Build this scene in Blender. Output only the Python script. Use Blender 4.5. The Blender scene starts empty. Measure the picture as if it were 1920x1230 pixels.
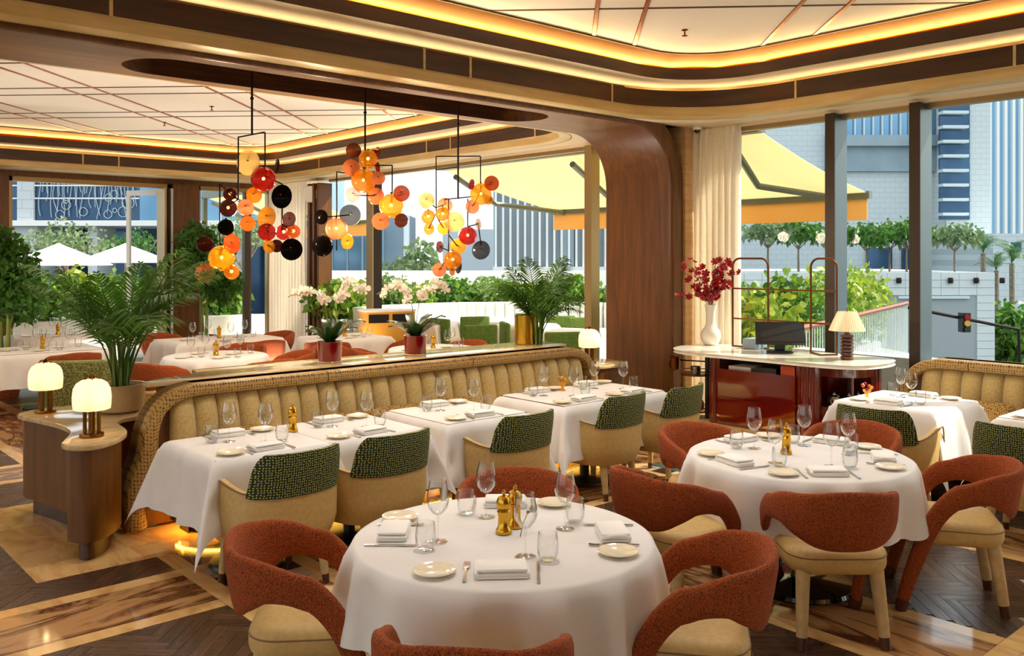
import bpy, math, random
from mathutils import Vector, Matrix
random.seed(7)
C = bpy.context.scene.collection
PI = math.pi
# ------------------------------------------------------------------ camera, sky, sun, exposure
ANG = 0.72609            # heading of the camera, from +Y towards +X
cam = bpy.data.objects.new('camera', bpy.data.cameras.new('camera')); C.objects.link(cam)
cam.location = (0, 0, 1.9); cam.rotation_euler = (PI/2, 0, -ANG)
cam.data.sensor_width = 36; cam.data.lens = 31.46; cam.data.shift_y = -0.0693; cam.data.clip_end = 900; cam.data.clip_start = .05
S = bpy.context.scene; S.camera = cam
S.view_settings.view_transform = 'Standard'; S.view_settings.look = 'None'; S.view_settings.gamma = 1
S.view_settings.exposure = 0.5; S.view_settings.use_curve_mapping = False
S.cycles.use_denoising = True; S.cycles.max_bounces = 9; S.cycles.diffuse_bounces = 5; S.cycles.glossy_bounces = 3
S.cycles.transparent_max_bounces = 24; S.cycles.transmission_bounces = 5; S.cycles.sample_clamp_indirect = 5
S.cycles.caustics_reflective = False; S.cycles.caustics_refractive = False
SUN_EL, SUN_AZ = math.radians(43), math.radians(126)      # azimuth clockwise from +Y
w = bpy.data.worlds.new('sky'); S.world = w; w.use_nodes = True
nt = w.node_tree; bgn = nt.nodes['Background']
sky = nt.nodes.new('ShaderNodeTexSky'); sky.sky_type = 'NISHITA'; sky.sun_disc = False
sky.sun_elevation = SUN_EL; sky.sun_rotation = SUN_AZ; sky.air_density = 1.3; sky.dust_density = 3.5; sky.ozone_density = 1.0
scl = nt.nodes.new('ShaderNodeVectorMath'); scl.operation = 'SCALE'; scl.inputs['Scale'].default_value = .11; nt.links.new(sky.outputs[0], scl.inputs[0])
hz = nt.nodes.new('ShaderNodeMix'); hz.data_type = 'RGBA'; hz.inputs['Factor'].default_value = .65; hz.inputs['B'].default_value = (.86, .95, 1.0, 1)      # bright haze
nt.links.new(scl.outputs[0], hz.inputs['A']); nt.links.new(hz.outputs['Result'], bgn.inputs[0]); bgn.inputs[1].default_value = 1.6
sun = bpy.data.objects.new('sun', bpy.data.lights.new('sun', 'SUN')); C.objects.link(sun)
sun.data.energy = 5.0; sun.data.angle = .009; sun.data.color = (1, .95, .86)
sd = Vector((math.sin(SUN_AZ)*math.cos(SUN_EL), math.cos(SUN_AZ)*math.cos(SUN_EL), math.sin(SUN_EL)))
sun.rotation_euler = sd.to_track_quat('Z', 'Y').to_euler()
COVE_LOW, COVE_HIGH = 9, 48                            # watts per metre run of cove strip (lower, upper tier)
# ------------------------------------------------------------------ helpers
def L(h):
    h = h.lstrip('#'); o = []
    for i in (0, 2, 4):
        c = int(h[i:i+2], 16)/255; o.append(c/12.92 if c <= .04045 else ((c+.055)/1.055)**2.4)
    return (*o, 1)
MATS = {}
def M(name, col, col2=None, rough=.5, metal=0, kind='noise', scale=8, st=(1, 1, 1), detail=4, bump=0, bscale=None, lo=.35, hi=.65, rnd=1, spec=.5,
      emit=0, emitc=None, trans=0, objrand=0, sheen=0, coat=0, dist=0, alpha=1, rough2=None, thin=0, plane=None, wdir='X'):
    m = bpy.data.materials.new(name); m.use_nodes = True; t = m.node_tree; N = t.nodes; b = N['Principled BSDF']; LK = t.links.new
    if isinstance(col, str): col = L(col)
    if isinstance(col2, str): col2 = L(col2)
    b.inputs['Base Color'].default_value = col; b.inputs['Roughness'].default_value = rough; b.inputs['Metallic'].default_value = metal
    b.inputs['Specular IOR Level'].default_value = spec; b.inputs['Transmission Weight'].default_value = trans
    b.inputs['Coat Weight'].default_value = coat; b.inputs['Coat Roughness'].default_value = .05
    b.inputs['Sheen Weight'].default_value = sheen; b.inputs['Alpha'].default_value = alpha
    if emit: b.inputs['Emission Color'].default_value = L(emitc) if emitc else col; b.inputs['Emission Strength'].default_value = emit
    tc = N.new('ShaderNodeTexCoord'); mp = N.new('ShaderNodeMapping'); mp.inputs['Scale'].default_value = st
    if plane:
        sp = N.new('ShaderNodeSeparateXYZ'); cm = N.new('ShaderNodeCombineXYZ'); LK(tc.outputs['Object'], sp.inputs[0]); LK(sp.outputs['XYZ'.index(plane[0])], cm.inputs[0]); 
        if plane[1] == 'S':
            sb2 = N.new('ShaderNodeMath'); sb2.operation = 'SUBTRACT'; LK(sp.outputs[2], sb2.inputs[0]); LK(sp.outputs[1], sb2.inputs[1]); LK(sb2.outputs[0], cm.inputs[1])
        else: LK(sp.outputs['XYZ'.index(plane[1])], cm.inputs[1])
        LK(cm.outputs[0], mp.inputs[0])
    else: LK(tc.outputs['Object'], mp.inputs[0])
    if objrand:
        oi = N.new('ShaderNodeObjectInfo'); va = N.new('ShaderNodeVectorMath'); va.operation = 'ADD'; ml = N.new('ShaderNodeVectorMath'); ml.operation = 'SCALE'
        cb = N.new('ShaderNodeCombineXYZ'); [LK(oi.outputs['Random'], cb.inputs[i]) for i in range(3)]
        LK(cb.outputs[0], ml.inputs[0]); ml.inputs['Scale'].default_value = 37; LK(mp.outputs[0], va.inputs[0]); LK(ml.outputs[0], va.inputs[1]); vec = va.outputs[0]
    else: vec = mp.outputs[0]
    def tex(kd, sc):
        if kd == 'voronoi':
            x = N.new('ShaderNodeTexVoronoi'); x.voronoi_dimensions = '2D' if plane else '3D'; x.inputs['Scale'].default_value = sc; x.inputs['Randomness'].default_value = rnd; out = x.outputs['Distance']
        elif kd == 'wave':
            x = N.new('ShaderNodeTexWave'); x.bands_direction = wdir; x.inputs['Scale'].default_value = sc; x.inputs['Distortion'].default_value = dist; x.inputs['Detail'].default_value = detail; out = x.outputs['Fac']
        elif kd == 'vein':
            x = N.new('ShaderNodeTexNoise'); x.inputs['Scale'].default_value = sc; x.inputs['Detail'].default_value = detail; x.inputs['Distortion'].default_value = dist; x.inputs['Roughness'].default_value = .62
            m1 = N.new('ShaderNodeMath'); m1.operation = 'SUBTRACT'; LK(x.outputs['Fac'], m1.inputs[0]); m1.inputs[1].default_value = .5; m2 = N.new('ShaderNodeMath'); m2.operation = 'ABSOLUTE'; LK(m1.outputs[0], m2.inputs[0])
            m3 = N.new('ShaderNodeMath'); m3.operation = 'MULTIPLY_ADD'; LK(m2.outputs[0], m3.inputs[0]); m3.inputs[1].default_value = -2; m3.inputs[2].default_value = 1; out = m3.outputs[0]
        elif kd == 'checker':
            x = N.new('ShaderNodeTexChecker'); x.inputs['Scale'].default_value = sc; out = x.outputs['Fac']
        elif kd == 'brick':
            x = N.new('ShaderNodeTexBrick'); x.inputs['Scale'].default_value = sc; x.inputs['Mortar Size'].default_value = .012; x.inputs['Color1'].default_value=(0,0,0,1); x.inputs['Color2'].default_value=(.25,.25,.25,1); x.inputs['Mortar'].default_value=(1,1,1,1); out = x.outputs['Color']
        else:
            x = N.new('ShaderNodeTexNoise'); x.inputs['Scale'].default_value = sc; x.inputs['Detail'].default_value = detail; x.inputs['Distortion'].default_value = dist; out = x.outputs['Fac']
        LK(vec, x.inputs['Vector']); return out
    if col2 is not None:
        o = tex(kind, scale); r = N.new('ShaderNodeMapRange'); r.inputs['From Min'].default_value = lo; r.inputs['From Max'].default_value = hi; LK(o, r.inputs[0])
        mx = N.new('ShaderNodeMix'); mx.data_type = 'RGBA'; mx.inputs['A'].default_value = col; mx.inputs['B'].default_value = col2
        LK(r.outputs[0], mx.inputs['Factor']); res = mx.outputs['Result']
        if objrand:
            mr = N.new('ShaderNodeMapRange'); mr.inputs['To Min'].default_value = 1-objrand; mr.inputs['To Max'].default_value = 1+objrand; LK(oi.outputs['Random'], mr.inputs[0])
            hs = N.new('ShaderNodeHueSaturation'); LK(mr.outputs[0], hs.inputs['Value']); LK(res, hs.inputs['Color']); res = hs.outputs[0]
        LK(res, b.inputs['Base Color'])
        if rough2 is not None:
            rr = N.new('ShaderNodeMapRange'); rr.inputs['To Min'].default_value = rough; rr.inputs['To Max'].default_value = rough2; LK(r.outputs[0], rr.inputs[0]); LK(rr.outputs[0], b.inputs['Roughness'])
    if bump:
        o = tex(kind if kind != 'brick' else 'brick', bscale or scale*4); bp = N.new('ShaderNodeBump'); bp.inputs['Strength'].default_value = bump; bp.inputs['Distance'].default_value = .01
        LK(o, bp.inputs['Height']); LK(bp.outputs[0], b.inputs['Normal'])
    if thin:      # thin translucent sheet (leaf, shade, curtain): share of light passing through
        tr = N.new('ShaderNodeBsdfTranslucent'); ms = N.new('ShaderNodeMixShader'); ms.inputs[0].default_value = thin
        src = b.inputs['Base Color']; tr.inputs[0].default_value = col
        if src.is_linked: LK(src.links[0].from_socket, tr.inputs[0])
        LK(b.outputs[0], ms.inputs[1]); LK(tr.outputs[0], ms.inputs[2]); LK(ms.outputs[0], N['Material Output'].inputs[0])
    MATS[name] = m; return m
def glassmat(name, tint=(1, 1, 1, 1), ior=1.45, rough=0.0, boost=1.0, body=None, bodyfac=0, emit=0, base=.035):
    m = bpy.data.materials.new(name); m.use_nodes = True; t = m.node_tree; N = t.nodes; LK = t.links.new
    N.remove(N['Principled BSDF']); out = N['Material Output']
    tr = N.new('ShaderNodeBsdfTransparent'); tr.inputs[0].default_value = tint
    gl = N.new('ShaderNodeBsdfGlossy'); gl.inputs['Roughness'].default_value = rough
    lw = N.new('ShaderNodeLayerWeight'); lw.inputs[0].default_value = .5
    pw = N.new('ShaderNodeMath'); pw.operation = 'POWER'; LK(lw.outputs['Facing'], pw.inputs[0]); pw.inputs[1].default_value = 2.6
    mm = N.new('ShaderNodeMath'); mm.operation = 'MULTIPLY_ADD'; mm.use_clamp = True; LK(pw.outputs[0], mm.inputs[0]); mm.inputs[1].default_value = .55*boost; mm.inputs[2].default_value = base
    ms = N.new('ShaderNodeMixShader'); LK(mm.outputs[0], ms.inputs[0]); LK(tr.outputs[0], ms.inputs[1]); LK(gl.outputs[0], ms.inputs[2]); res = ms.outputs[0]
    if body:
        tl = N.new('ShaderNodeBsdfTranslucent'); tl.inputs[0].default_value = body; df = N.new('ShaderNodeBsdfDiffuse'); df.inputs[0].default_value = body
        m0 = N.new('ShaderNodeMixShader'); m0.inputs[0].default_value = .5; LK(tl.outputs[0], m0.inputs[1]); LK(df.outputs[0], m0.inputs[2])
        m1 = N.new('ShaderNodeMixShader'); m1.inputs[0].default_value = bodyfac; LK(res, m1.inputs[1]); LK(m0.outputs[0], m1.inputs[2]); res = m1.outputs[0]
        if emit:
            em = N.new('ShaderNodeEmission'); em.inputs[0].default_value = body; em.inputs[1].default_value = emit; ad = N.new('ShaderNodeAddShader')
            LK(res, ad.inputs[0]); LK(em.outputs[0], ad.inputs[1]); res = ad.outputs[0]
    LK(res, out.inputs[0]); MATS[name] = m; return m

class MB:
    def __init__(s): s.v = []; s.f = []
    def add(s, vs, fs):
        o = len(s.v); s.v += [tuple(p) for p in vs]; s.f += [tuple(i+o for i in f) for f in fs]; return s
    def box(s, x0, x1, y0, y1, z0, z1):
        return s.add([(x0,y0,z0),(x1,y0,z0),(x1,y1,z0),(x0,y1,z0),(x0,y0,z1),(x1,y0,z1),(x1,y1,z1),(x0,y1,z1)],
                     [(0,3,2,1),(4,5,6,7),(0,1,5,4),(1,2,6,5),(2,3,7,6),(3,0,4,7)])
    def rings(s, rings, cap0=True, cap1=True, close=True):
        n = len(rings[0]); vs = [p for r in rings for p in r]; fs = []
        for i in range(len(rings)-1):
            for j in range(n if close else n-1):
                k = (j+1) % n; fs.append((i*n+j, i*n+k, (i+1)*n+k, (i+1)*n+j))
        if cap0: fs.append(tuple(range(n-1, -1, -1)))
        if cap1: fs.append(tuple((len(rings)-1)*n+j for j in range(n)))
        return s.add(vs, fs)
    def prism(s, poly, z0, z1, r=0):
        if r <= 0: return s.rings([[(x, y, z0) for x, y in poly], [(x, y, z1) for x, y in poly]])
        rs = []
        for k in range(4): a = k/3*PI/2; rs.append([(x, y, z0+r*(1-math.sin(a))) for x, y in inset(poly, r*(1-math.cos(a)) if 0 else r*(1-math.sin(a)) if 0 else r*(math.cos(a)))][:])
        rs = []
        for k in range(4): a = (1-k/3)*PI/2; rs.append([(x, y, z0+r*(1-math.sin(a))) for x, y in inset(poly, r*(1-math.cos(a)))])
        for k in range(4): a = k/3*PI/2; rs.append([(x, y, z1-r*(1-math.sin(a))) for x, y in inset(poly, r*(1-math.cos(a)))])
        return s.rings(rs)
    def lathe(s, prof, n=20, c=(0, 0, 0), cap0=True, cap1=True):
        return s.rings([[(c[0]+r*math.cos(2*PI*j/n), c[1]+r*math.sin(2*PI*j/n), c[2]+z) for j in range(n)] for r, z in prof], cap0, cap1)
    def tube(s, path, r, n=8, caps=True, closed=False):
        P = [Vector(p) for p in path]; m = len(P); rs = []; up = None
        for i in range(m):
            if closed: t = P[(i+1) % m]-P[i-1]
            else: t = P[min(i+1, m-1)]-P[max(i-1, 0)]
            t = t.normalized() if t.length > 1e-9 else Vector((0, 0, 1))
            if up is None: up = Vector((0, 0, 1)) if abs(t.z) < .9 else Vector((1, 0, 0))
            a = t.cross(up)
            if a.length < 1e-6: a = t.orthogonal()
            a.normalize(); b = a.cross(t).normalized(); up = b
            q = r[i] if isinstance(r, (list, tuple)) else r
            rs.append([tuple(P[i]+a*(q*math.cos(2*PI*j/n))+b*(q*math.sin(2*PI*j/n))) for j in range(n)])
        if closed: rs.append(rs[0]); return s.rings(rs, False, False)
        return s.rings(rs, caps, caps)
    def sphere(s, c, r, n=16, m=10, sc=(1, 1, 1)):
        rs = []
        for i in range(m+1):
            a = -PI/2+PI*(i+.0)/m; a = max(min(a, PI/2-.04), -PI/2+.04)
            rs.append([(c[0]+sc[0]*r*math.cos(a)*math.cos(2*PI*j/n), c[1]+sc[1]*r*math.cos(a)*math.sin(2*PI*j/n), c[2]+sc[2]*r*math.sin(a)) for j in range(n)])
        return s.rings(rs)
    def disc(s, c, nrm, r, th, n=28):
        nv = Vector(nrm).normalized(); a = nv.orthogonal().normalized(); b = nv.cross(a); c = Vector(c)
        rr = [(r*.97, -th/2), (r, -th*.3), (r, th*.3), (r*.97, th/2)]
        return s.rings([[tuple(c+nv*h+a*(q*math.cos(2*PI*j/n))+b*(q*math.sin(2*PI*j/n))) for j in range(n)] for q, h in rr])
    def bar(s, p, q, w, h):      # rectangular bar between two points
        p, q = Vector(p), Vector(q); t = (q-p).normalized(); up = Vector((0, 0, 1)) if abs(t.z) < .95 else Vector((1, 0, 0))
        a = t.cross(up).normalized()*w/2; b = a.cross(t).normalized()*h/2
        return s.rings([[tuple(x-a-b), tuple(x+a-b), tuple(x+a+b), tuple(x-a+b)] for x in (p, q)])
    def xf(s, mat): s.v = [tuple(mat @ Vector(p)) for p in s.v]; return s
    def mesh(s, name, mat, ang=40):
        me = bpy.data.meshes.new(name); me.from_pydata(s.v, [], s.f); me.materials.append(MATS[mat] if isinstance(mat, str) else mat)
        if ang: me.polygons.foreach_set('use_smooth', [True]*len(me.polygons)); me.set_sharp_from_angle(angle=math.radians(ang))
        me.update(); return me
    def build(s, name, mat, parent=None, ang=40, loc=None): return obj(name, s.mesh(name, mat, ang), parent, loc)
def obj(name, me, parent=None, loc=None, rz=0):
    o = bpy.data.objects.new(name, me); C.objects.link(o); o.parent = parent
    if loc: o.location = loc
    if rz: o.rotation_euler = (0, 0, rz)
    return o
def inset(poly, d):
    n = len(poly); out = []
    for i in range(n):
        p, c, q = Vector(poly[i-1]), Vector(poly[i]), Vector(poly[(i+1) % n])
        e1, e2 = (c-p), (q-c)
        n1 = Vector((-e1.y, e1.x)).normalized() if e1.length > 1e-9 else Vector((0, 0)); n2 = Vector((-e2.y, e2.x)).normalized() if e2.length > 1e-9 else n1
        b = n1+n2
        if b.length < 1e-6: b = n1
        b.normalize(); k = max(b.dot(n1), .35); out.append((c.x+b.x*d/k, c.y+b.y*d/k))
    return out
def rrect(x0, x1, y0, y1, r, seg=6):
    out = []
    for cx, cy, a0 in ((x1-r, y1-r, 0), (x0+r, y1-r, 90), (x0+r, y0+r, 180), (x1-r, y0+r, 270)):
        for k in range(seg+1): a = math.radians(a0+90*k/seg); out.append((cx+r*math.cos(a), cy+r*math.sin(a)))
    return out
def spline(pts, n=8, closed=False):
    P = [Vector(p) for p in pts]; m = len(P); out = []
    for i in range(m if closed else m-1):
        a, b, c, d = (P[(i-1) % m], P[i], P[(i+1) % m], P[(i+2) % m]) if closed else (P[max(i-1, 0)], P[i], P[i+1], P[min(i+2, m-1)])
        for k in range(n):
            t = k/n; out.append(.5*((2*b)+(c-a)*t+(2*a-5*b+4*c-d)*t*t+(3*b-a-3*c+d)*t*t*t))
    if not closed: out.append(P[-1])
    return out
def thing(name, label, cat, loc=(0, 0, 0), rz=0, group=None):
    o = bpy.data.objects.new(name, None); C.objects.link(o); o.location = loc; o.rotation_euler = (0, 0, rz); o.empty_display_size = .1
    return tag(o, label, cat, group)
def tag(o, label, cat, group=None, kind=None):
    o['label'] = label; o['category'] = cat
    if group: o['group'] = group
    if kind: o['kind'] = kind
    return o
def struct(o, label=None, kind='structure'):
    o['kind'] = kind
    if label: o['label'] = label
    return o
def dup(root, loc, rz=0, label=None, group=None, sc=None):
    r = root.copy(); C.objects.link(r); r.location = loc; r.rotation_euler = (0, 0, rz)
    if sc: r.scale = (sc, sc, sc)
    if label: r['label'] = label
    if group: r['group'] = group
    for ch in list(root.children):
        c = ch.copy(); C.objects.link(c); c.parent = r
        for g in list(ch.children): d = g.copy(); C.objects.link(d); d.parent = c
    return r
FP = 1678.; SA, CA = math.sin(ANG), math.cos(ANG)
def proj(x, y, z):
    d = SA*x+CA*y
    return (960+FP*(CA*x-SA*y)/d, 482+FP*(1.9-z)/d, d) if d > .2 else (-9e9, 0, d)
def seen(x, y, z, m=60): a, b, d = proj(x, y, z); return -m < a < 1920+m and -m < b < 1230+m
def area(name, loc, direction, sx, sy, energy, col=(1, .74, .42)):
    l = bpy.data.lights.new(name, 'AREA'); l.shape = 'RECTANGLE'; l.size = sx; l.size_y = sy; l.energy = energy; l.color = col
    o = bpy.data.objects.new(name, l); C.objects.link(o); o.location = loc; return o, l
# ------------------------------------------------------------------ materials
M('wood', '754613', '533008', kind='noise', scale=3.2, st=(6, 6, .55), detail=6, rough=.38, bump=.05, lo=.3, hi=.7)
M('wood_beam', '86603a', '624326', kind='noise', scale=3.2, st=(.5, 6, 6), detail=6, rough=.4, lo=.3, hi=.7)
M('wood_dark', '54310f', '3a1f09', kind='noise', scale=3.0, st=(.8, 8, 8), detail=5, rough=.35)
M('fascia', '472809', '311805', kind='noise', scale=2.5, st=(.7, .7, 6), detail=5, rough=.32)
M('lip', 'd9bf86', 'c8ac70', kind='noise', scale=2, st=(1, 1, 8), rough=.36, metal=.1)
M('gold', 'c8952f', rough=.3, metal=.9)
M('brass', '94651f', '744a14', scale=6, rough=.26, metal=1)
M('bright_brass', 'cf9c30', rough=.22, metal=1)
M('bronze', '7a4a24', rough=.3, metal=.9)
M('dark_metal', '2e261f', rough=.4, metal=.8)
M('black', '141312', rough=.35)
M('black_gloss', '0c0c0d', rough=.08, coat=.5)
M('steel', 'b9b4ab', rough=.18, metal=1)
M('ceiling', 'faf1e2', rough=.8)
M('plaster', 'e6d3b0', rough=.7)
M('cove_cream', 'f3dfb6', rough=.7)
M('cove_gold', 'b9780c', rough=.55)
M('copper', 'b5562a', '9a4420', scale=14, rough=.3, metal=.6)
M('groove', '5b3a22', rough=.6)
M('limestone', 'dcb987', 'c9a06a', kind='noise', scale=2.2, st=(1, 1, 9), detail=7, rough=.55, bump=.12)
M('curtain', 'fcf5e8', 'f8eedb', scale=40, rough=.9, thin=.4)
M('cream_marble', 'e6bd7c', 'b98045', kind='noise', scale=2.4, st=(1.6, .6, 1), detail=9, dist=2.2, rough=.07, rough2=.12, lo=.42, hi=.82, objrand=.1)
M('veined_marble', 'b88c5c', '5d331b', kind='vein', scale=1.6, st=(.55, 2.2, 1), detail=9, dist=.9, rough=.08, lo=.86, hi=.985, objrand=.14)
M('veined_light', 'd6bd9d', '8d6a4c', kind='vein', scale=3, detail=9, dist=.9, rough=.08, lo=.85, hi=.98, objrand=.1)
M('green_marble', '35493f', '5c6f60', kind='noise', scale=5, detail=8, dist=2, rough=.1)
M('dark_marble', '2a1d15', '4b382c', kind='noise', scale=6, detail=8, dist=2, rough=.12)
M('plank', '5d4230', '42301f', kind='noise', scale=3, st=(1.2, 14, 14), detail=6, rough=.24, rough2=.36, objrand=.28)
M('grout', 'ab9a80', rough=.7)
M('cloth', 'ebe7e1', 'e5dfd7', scale=5, rough=.85, sheen=.1, bump=.03, bscale=300)
M('napkin', 'f4efe6', rough=.85)
M('rust', 'b9571a', '582308', kind='noise', scale=200, detail=3, rough=.95, bump=.6, bscale=260, lo=.38, hi=.66)
M('rust_far', 'a04e18', '803813', scale=30, rough=.8)
M('leather', 'cfae6c', 'c4a25f', kind='noise', scale=40, detail=5, rough=.55, bump=.06, bscale=180)
M('piping', '86643a', rough=.6)
M('leg_beige', 'cdb07a', 'bb9c66', scale=20, rough=.5)
M('leg_tip', '5a3016', '46230e', scale=20, rough=.3)
M('green_dots', 'c2bd66', '23331a', kind='voronoi', scale=72, rnd=.35, rough=.9, lo=.2, hi=.3, plane='XZ')
M('olive_dots', 'a9a05a', '49521f', kind='voronoi', scale=90, rnd=.6, rough=.9, lo=.3, hi=.5)
M('weave', 'b08a48', '38240f', kind='voronoi', scale=46, st=(1, .9, 1), rnd=.2, rough=.55, lo=.46, hi=.58, bump=.2, bscale=46, plane='XS')
M('pillow', 'b58d48', '3d2c14', kind='voronoi', scale=60, st=(1, 1.5, 1), rnd=.5, rough=.85, lo=.42, hi=.6, plane='XZ')
M('velvet', 'c9ae70', 'b79a58', kind='noise', scale=60, detail=4, rough=.75, sheen=.3)
M('ledge_marble', 'd8c193', 'bb9c6a', kind='noise', scale=2.4, st=(.6, 2, 1), detail=9, dist=2.4, rough=.07, lo=.35, hi=.72)
M('white_marble', 'efe9da', 'd6c9ad', kind='noise', scale=2.2, detail=9, dist=2, rough=.1, lo=.45, hi=.8)
M('red_lacquer', '6a110b', rough=.06, coat=1, spec=.6)
M('red_pot', '7d0f14', rough=.12, coat=.8)
M('pot_beige', 'c6a878', 'b5966a', scale=4, rough=.5)
M('white_ceramic', 'efe6d4', rough=.18, coat=.4)
M('plate', 'f1e4c6', rough=.15, coat=.4)
M('opal', 'fff4e0', rough=.4, emit=.33, emitc='ffe4b4', thin=.45)
M('linen_shade', 'f1e2c0', rough=.9, thin=.45, emit=.25, emitc='ffe2a8')
M('turned_wood', '5b2a14', '3d1809', scale=8, st=(1, 1, 5), rough=.3)
M('leaf', '54822c', '33601a', kind='noise', scale=3, rough=.45, lo=.35, hi=.65, thin=.45)
M('leaf_dark', '1f4316', '142d0d', scale=6, rough=.35, thin=.15)
M('leaf_bright', '86a83a', '4f7a24', scale=2.5, rough=.5, thin=.35)
M('leaf_yellow', 'b5bd42', '7d9a2e', scale=2.5, rough=.5, thin=.35)
M('leaf_grey', '869a6a', '5c7449', scale=2, rough=.6, thin=.3)
M('palm_leaf', '55852a', '2f5c16', scale=2, rough=.42, thin=.42)
M('stem', '7f8f34', '5b6a22', scale=8, st=(1, 1, .2), rough=.5)
M('bark', '8c7d68', '6c5d4a', scale=9, rough=.9)
M('petal_white', 'fbf3e6', 'f3e2cb', scale=30, rough=.6, thin=.3)
M('petal_red', 'b8141e', '8a0a14', scale=20, rough=.6, thin=.25)
M('orange', 'd8551a', rough=.5)
M('yellow_wood', 'd89a34', rough=.5)
M('olive_fabric', '5d7a2b', '4b6620', scale=30, rough=.85)
M('white_paint', 'f1efe8', rough=.6)
M('pale_grey', 'c9d3d4', rough=.6)
M('terrace', 'd8cbb8', 'c5b7a2', kind='brick', scale=1.1, rough=.6)
M('road', '5f6264', '54585a', scale=1, rough=.9)
M('awning', 'fff1cd', 'fde2a6', kind='wave', scale=2.2, st=(0, 1, 0), rough=.8, thin=.45, lo=.45, hi=.55)
M('valance', 'f2c577', rough=.8, thin=.3)
M('awning_arm', '6d7468', rough=.4, metal=.4)
M('mullion', '5a6a6e', rough=.35, metal=.5)
M('mullion_face', '382a1a', rough=.4, metal=.4)
M('bronze_frame', 'a38a5c', rough=.35, metal=.6)
M('stone_tile', 'dadcd8', 'cdd1cf', scale=.5, rough=.8)
M('stone_joint', '9ea3a3', rough=.9)
M('stone_far', 'c6cccd', 'b0b8ba', kind='brick', scale=.6, rough=.8, plane='XZ')
M('blue_glass', '5f88a8', '7ca4c2', scale=.3, rough=.12, metal=.6)
M('deep_glass', '2b4763', '3c5c7a', scale=.4, rough=.12, metal=.5)
M('grey_panel', '8597a1', '97a6ad', scale=.4, rough=.6)
M('tower_blue', '7fb4de', 'a3cdec', kind='noise', scale=.2, st=(1, 1, .1), rough=.3)
M('umbrella', 'f1ebe0', rough=.8, thin=.3)
M('soil', '3a2a1c', rough=.95)
glassmat('glass', (.985, .988, .985, 1), boost=2.4)
glassmat('pane', (.96, .985, .98, 1), boost=.22, base=.002)
glassmat('amber_glass', (1, .72, .3, 1), boost=1.2, body=(.95, .6, .12, 1), bodyfac=.4)
# ------------------------------------------------------------------ room shell
XW, YB = 8.72, 17.3
def clip(poly, x0, x1, y0, y1):
    for ax, val, sg in ((0, x0, 1), (0, x1, -1), (1, y0, 1), (1, y1, -1)):
        out = []
        for i in range(len(poly)):
            p, q = poly[i-1], poly[i]; a, b = sg*(p[ax]-val), sg*(q[ax]-val)
            if (a < 0) != (b < 0): t = a/(a-b); out.append((p[0]+(q[0]-p[0])*t, p[1]+(q[1]-p[1])*t))
            if b >= 0: out.append(q)
        poly = out
        if len(poly) < 3: return []
    return poly
floor = struct(MB().box(-6, XW+.2, -6, YB+.2, -.06, -.004).build('floor', 'grout'), 'herringbone timber floor with cream and veined marble bands')
def slab(name, x0, x1, y0, y1, mat, g=.0015, turn=False):
    if not any(seen(x, y, 0, 150) for x in (x0, (x0+x1)/2, x1) for y in (y0, (y0+y1)/2, y1)): return
    cx, cy = (x0+x1)/2, (y0+y1)/2; hx, hy = (x1-x0)/2-g, (y1-y0)/2-g
    if turn: hx, hy = hy, hx
    o = MB().box(-hx, hx, -hy, hy, -.004, .001).build(name, mat, floor, 0, (cx, cy, 0))
    if turn: o.rotation_euler = (0, 0, PI/2)
def cuts(a, b, step):
    n = max(1, round((b-a)/step)); return [(a+(b-a)*i/n, a+(b-a)*(i+1)/n) for i in range(n)]
BX = [(-1.9, -1.18), (.08, .8) if 0 else (-.0, -.0), (2.08, 2.80), (4.08, 4.80), (6.08, 6.80)]; BX = [b for b in BX if b[1] > b[0]]
BY = [(-2.75, -2.03), (.98, 1.70), (4.68, 5.41), (8.42, 9.14), (12.15, 12.87), (15.9, 16.6)]
FX0, FX1, FY0, FY1 = 1.39, 7.0, 5.73, 7.62         # marble apron under console and banquette
SW = .115
def apron(x, y): return FX0 < x < FX1 and FY0 < y < FY1
def gaps(bs, lo, hi):
    out = []; p = lo
    for a, b in bs: out.append((p, a)); p = b
    out.append((p, hi)); return out
CELLX, CELLY = gaps(BX, -6, XW), gaps(BY, -6, YB)
for (y0, y1) in BY:
    for (x0, x1) in CELLX:
        for a, b in cuts(x0, x1, 1.1):
            slab('marble_strip', a, b, y0, y0+SW, 'cream_marble'); slab('marble_strip', a, b, y1-SW, y1, 'cream_marble')
            slab('veined_slab', a, b, y0+SW, y1-SW, 'veined_marble')
for (x0, x1) in BX:
    for (y0, y1) in [c for y0, y1 in CELLY for c in ([(y0, FY0), (FY1, y1)] if y0 < FY0 < y1 and FX0 < x0 < FX1 else [(y0, y1)])]:
        for a, b in cuts(y0, y1, 1.1):
            slab('marble_strip', x0, x0+SW, a, b, 'cream_marble'); slab('marble_strip', x1-SW, x1, a, b, 'cream_marble')
            slab('veined_slab', x0+SW, x1-SW, a, b, 'veined_marble', turn=True)
    for (y0, y1) in BY:
        slab('marble_strip', x0, x0+SW, y0, y1, 'cream_marble'); slab('marble_strip', x1-SW, x1, y0, y1, 'cream_marble')
        a0, a1 = x0+SW, x1-SW
        slab('marble_strip', a0, a1, y0, y0+SW, 'cream_marble'); slab('marble_strip', a0, a1, y1-SW, y1, 'cream_marble')
        for i in range(3):
            for j in range(3):
                slab('inlay_tile', a0+(a1-a0)*i/3, a0+(a1-a0)*(i+1)/3, y0+SW+(y1-y0-2*SW)*j/3, y0+SW+(y1-y0-2*SW)*(j+1)/3,
                     'veined_light' if (i+j) % 2 == 0 and (i, j) != (1, 1) else 'green_marble' if (i, j) == (1, 1) or i == 1 else 'dark_marble')
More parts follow.
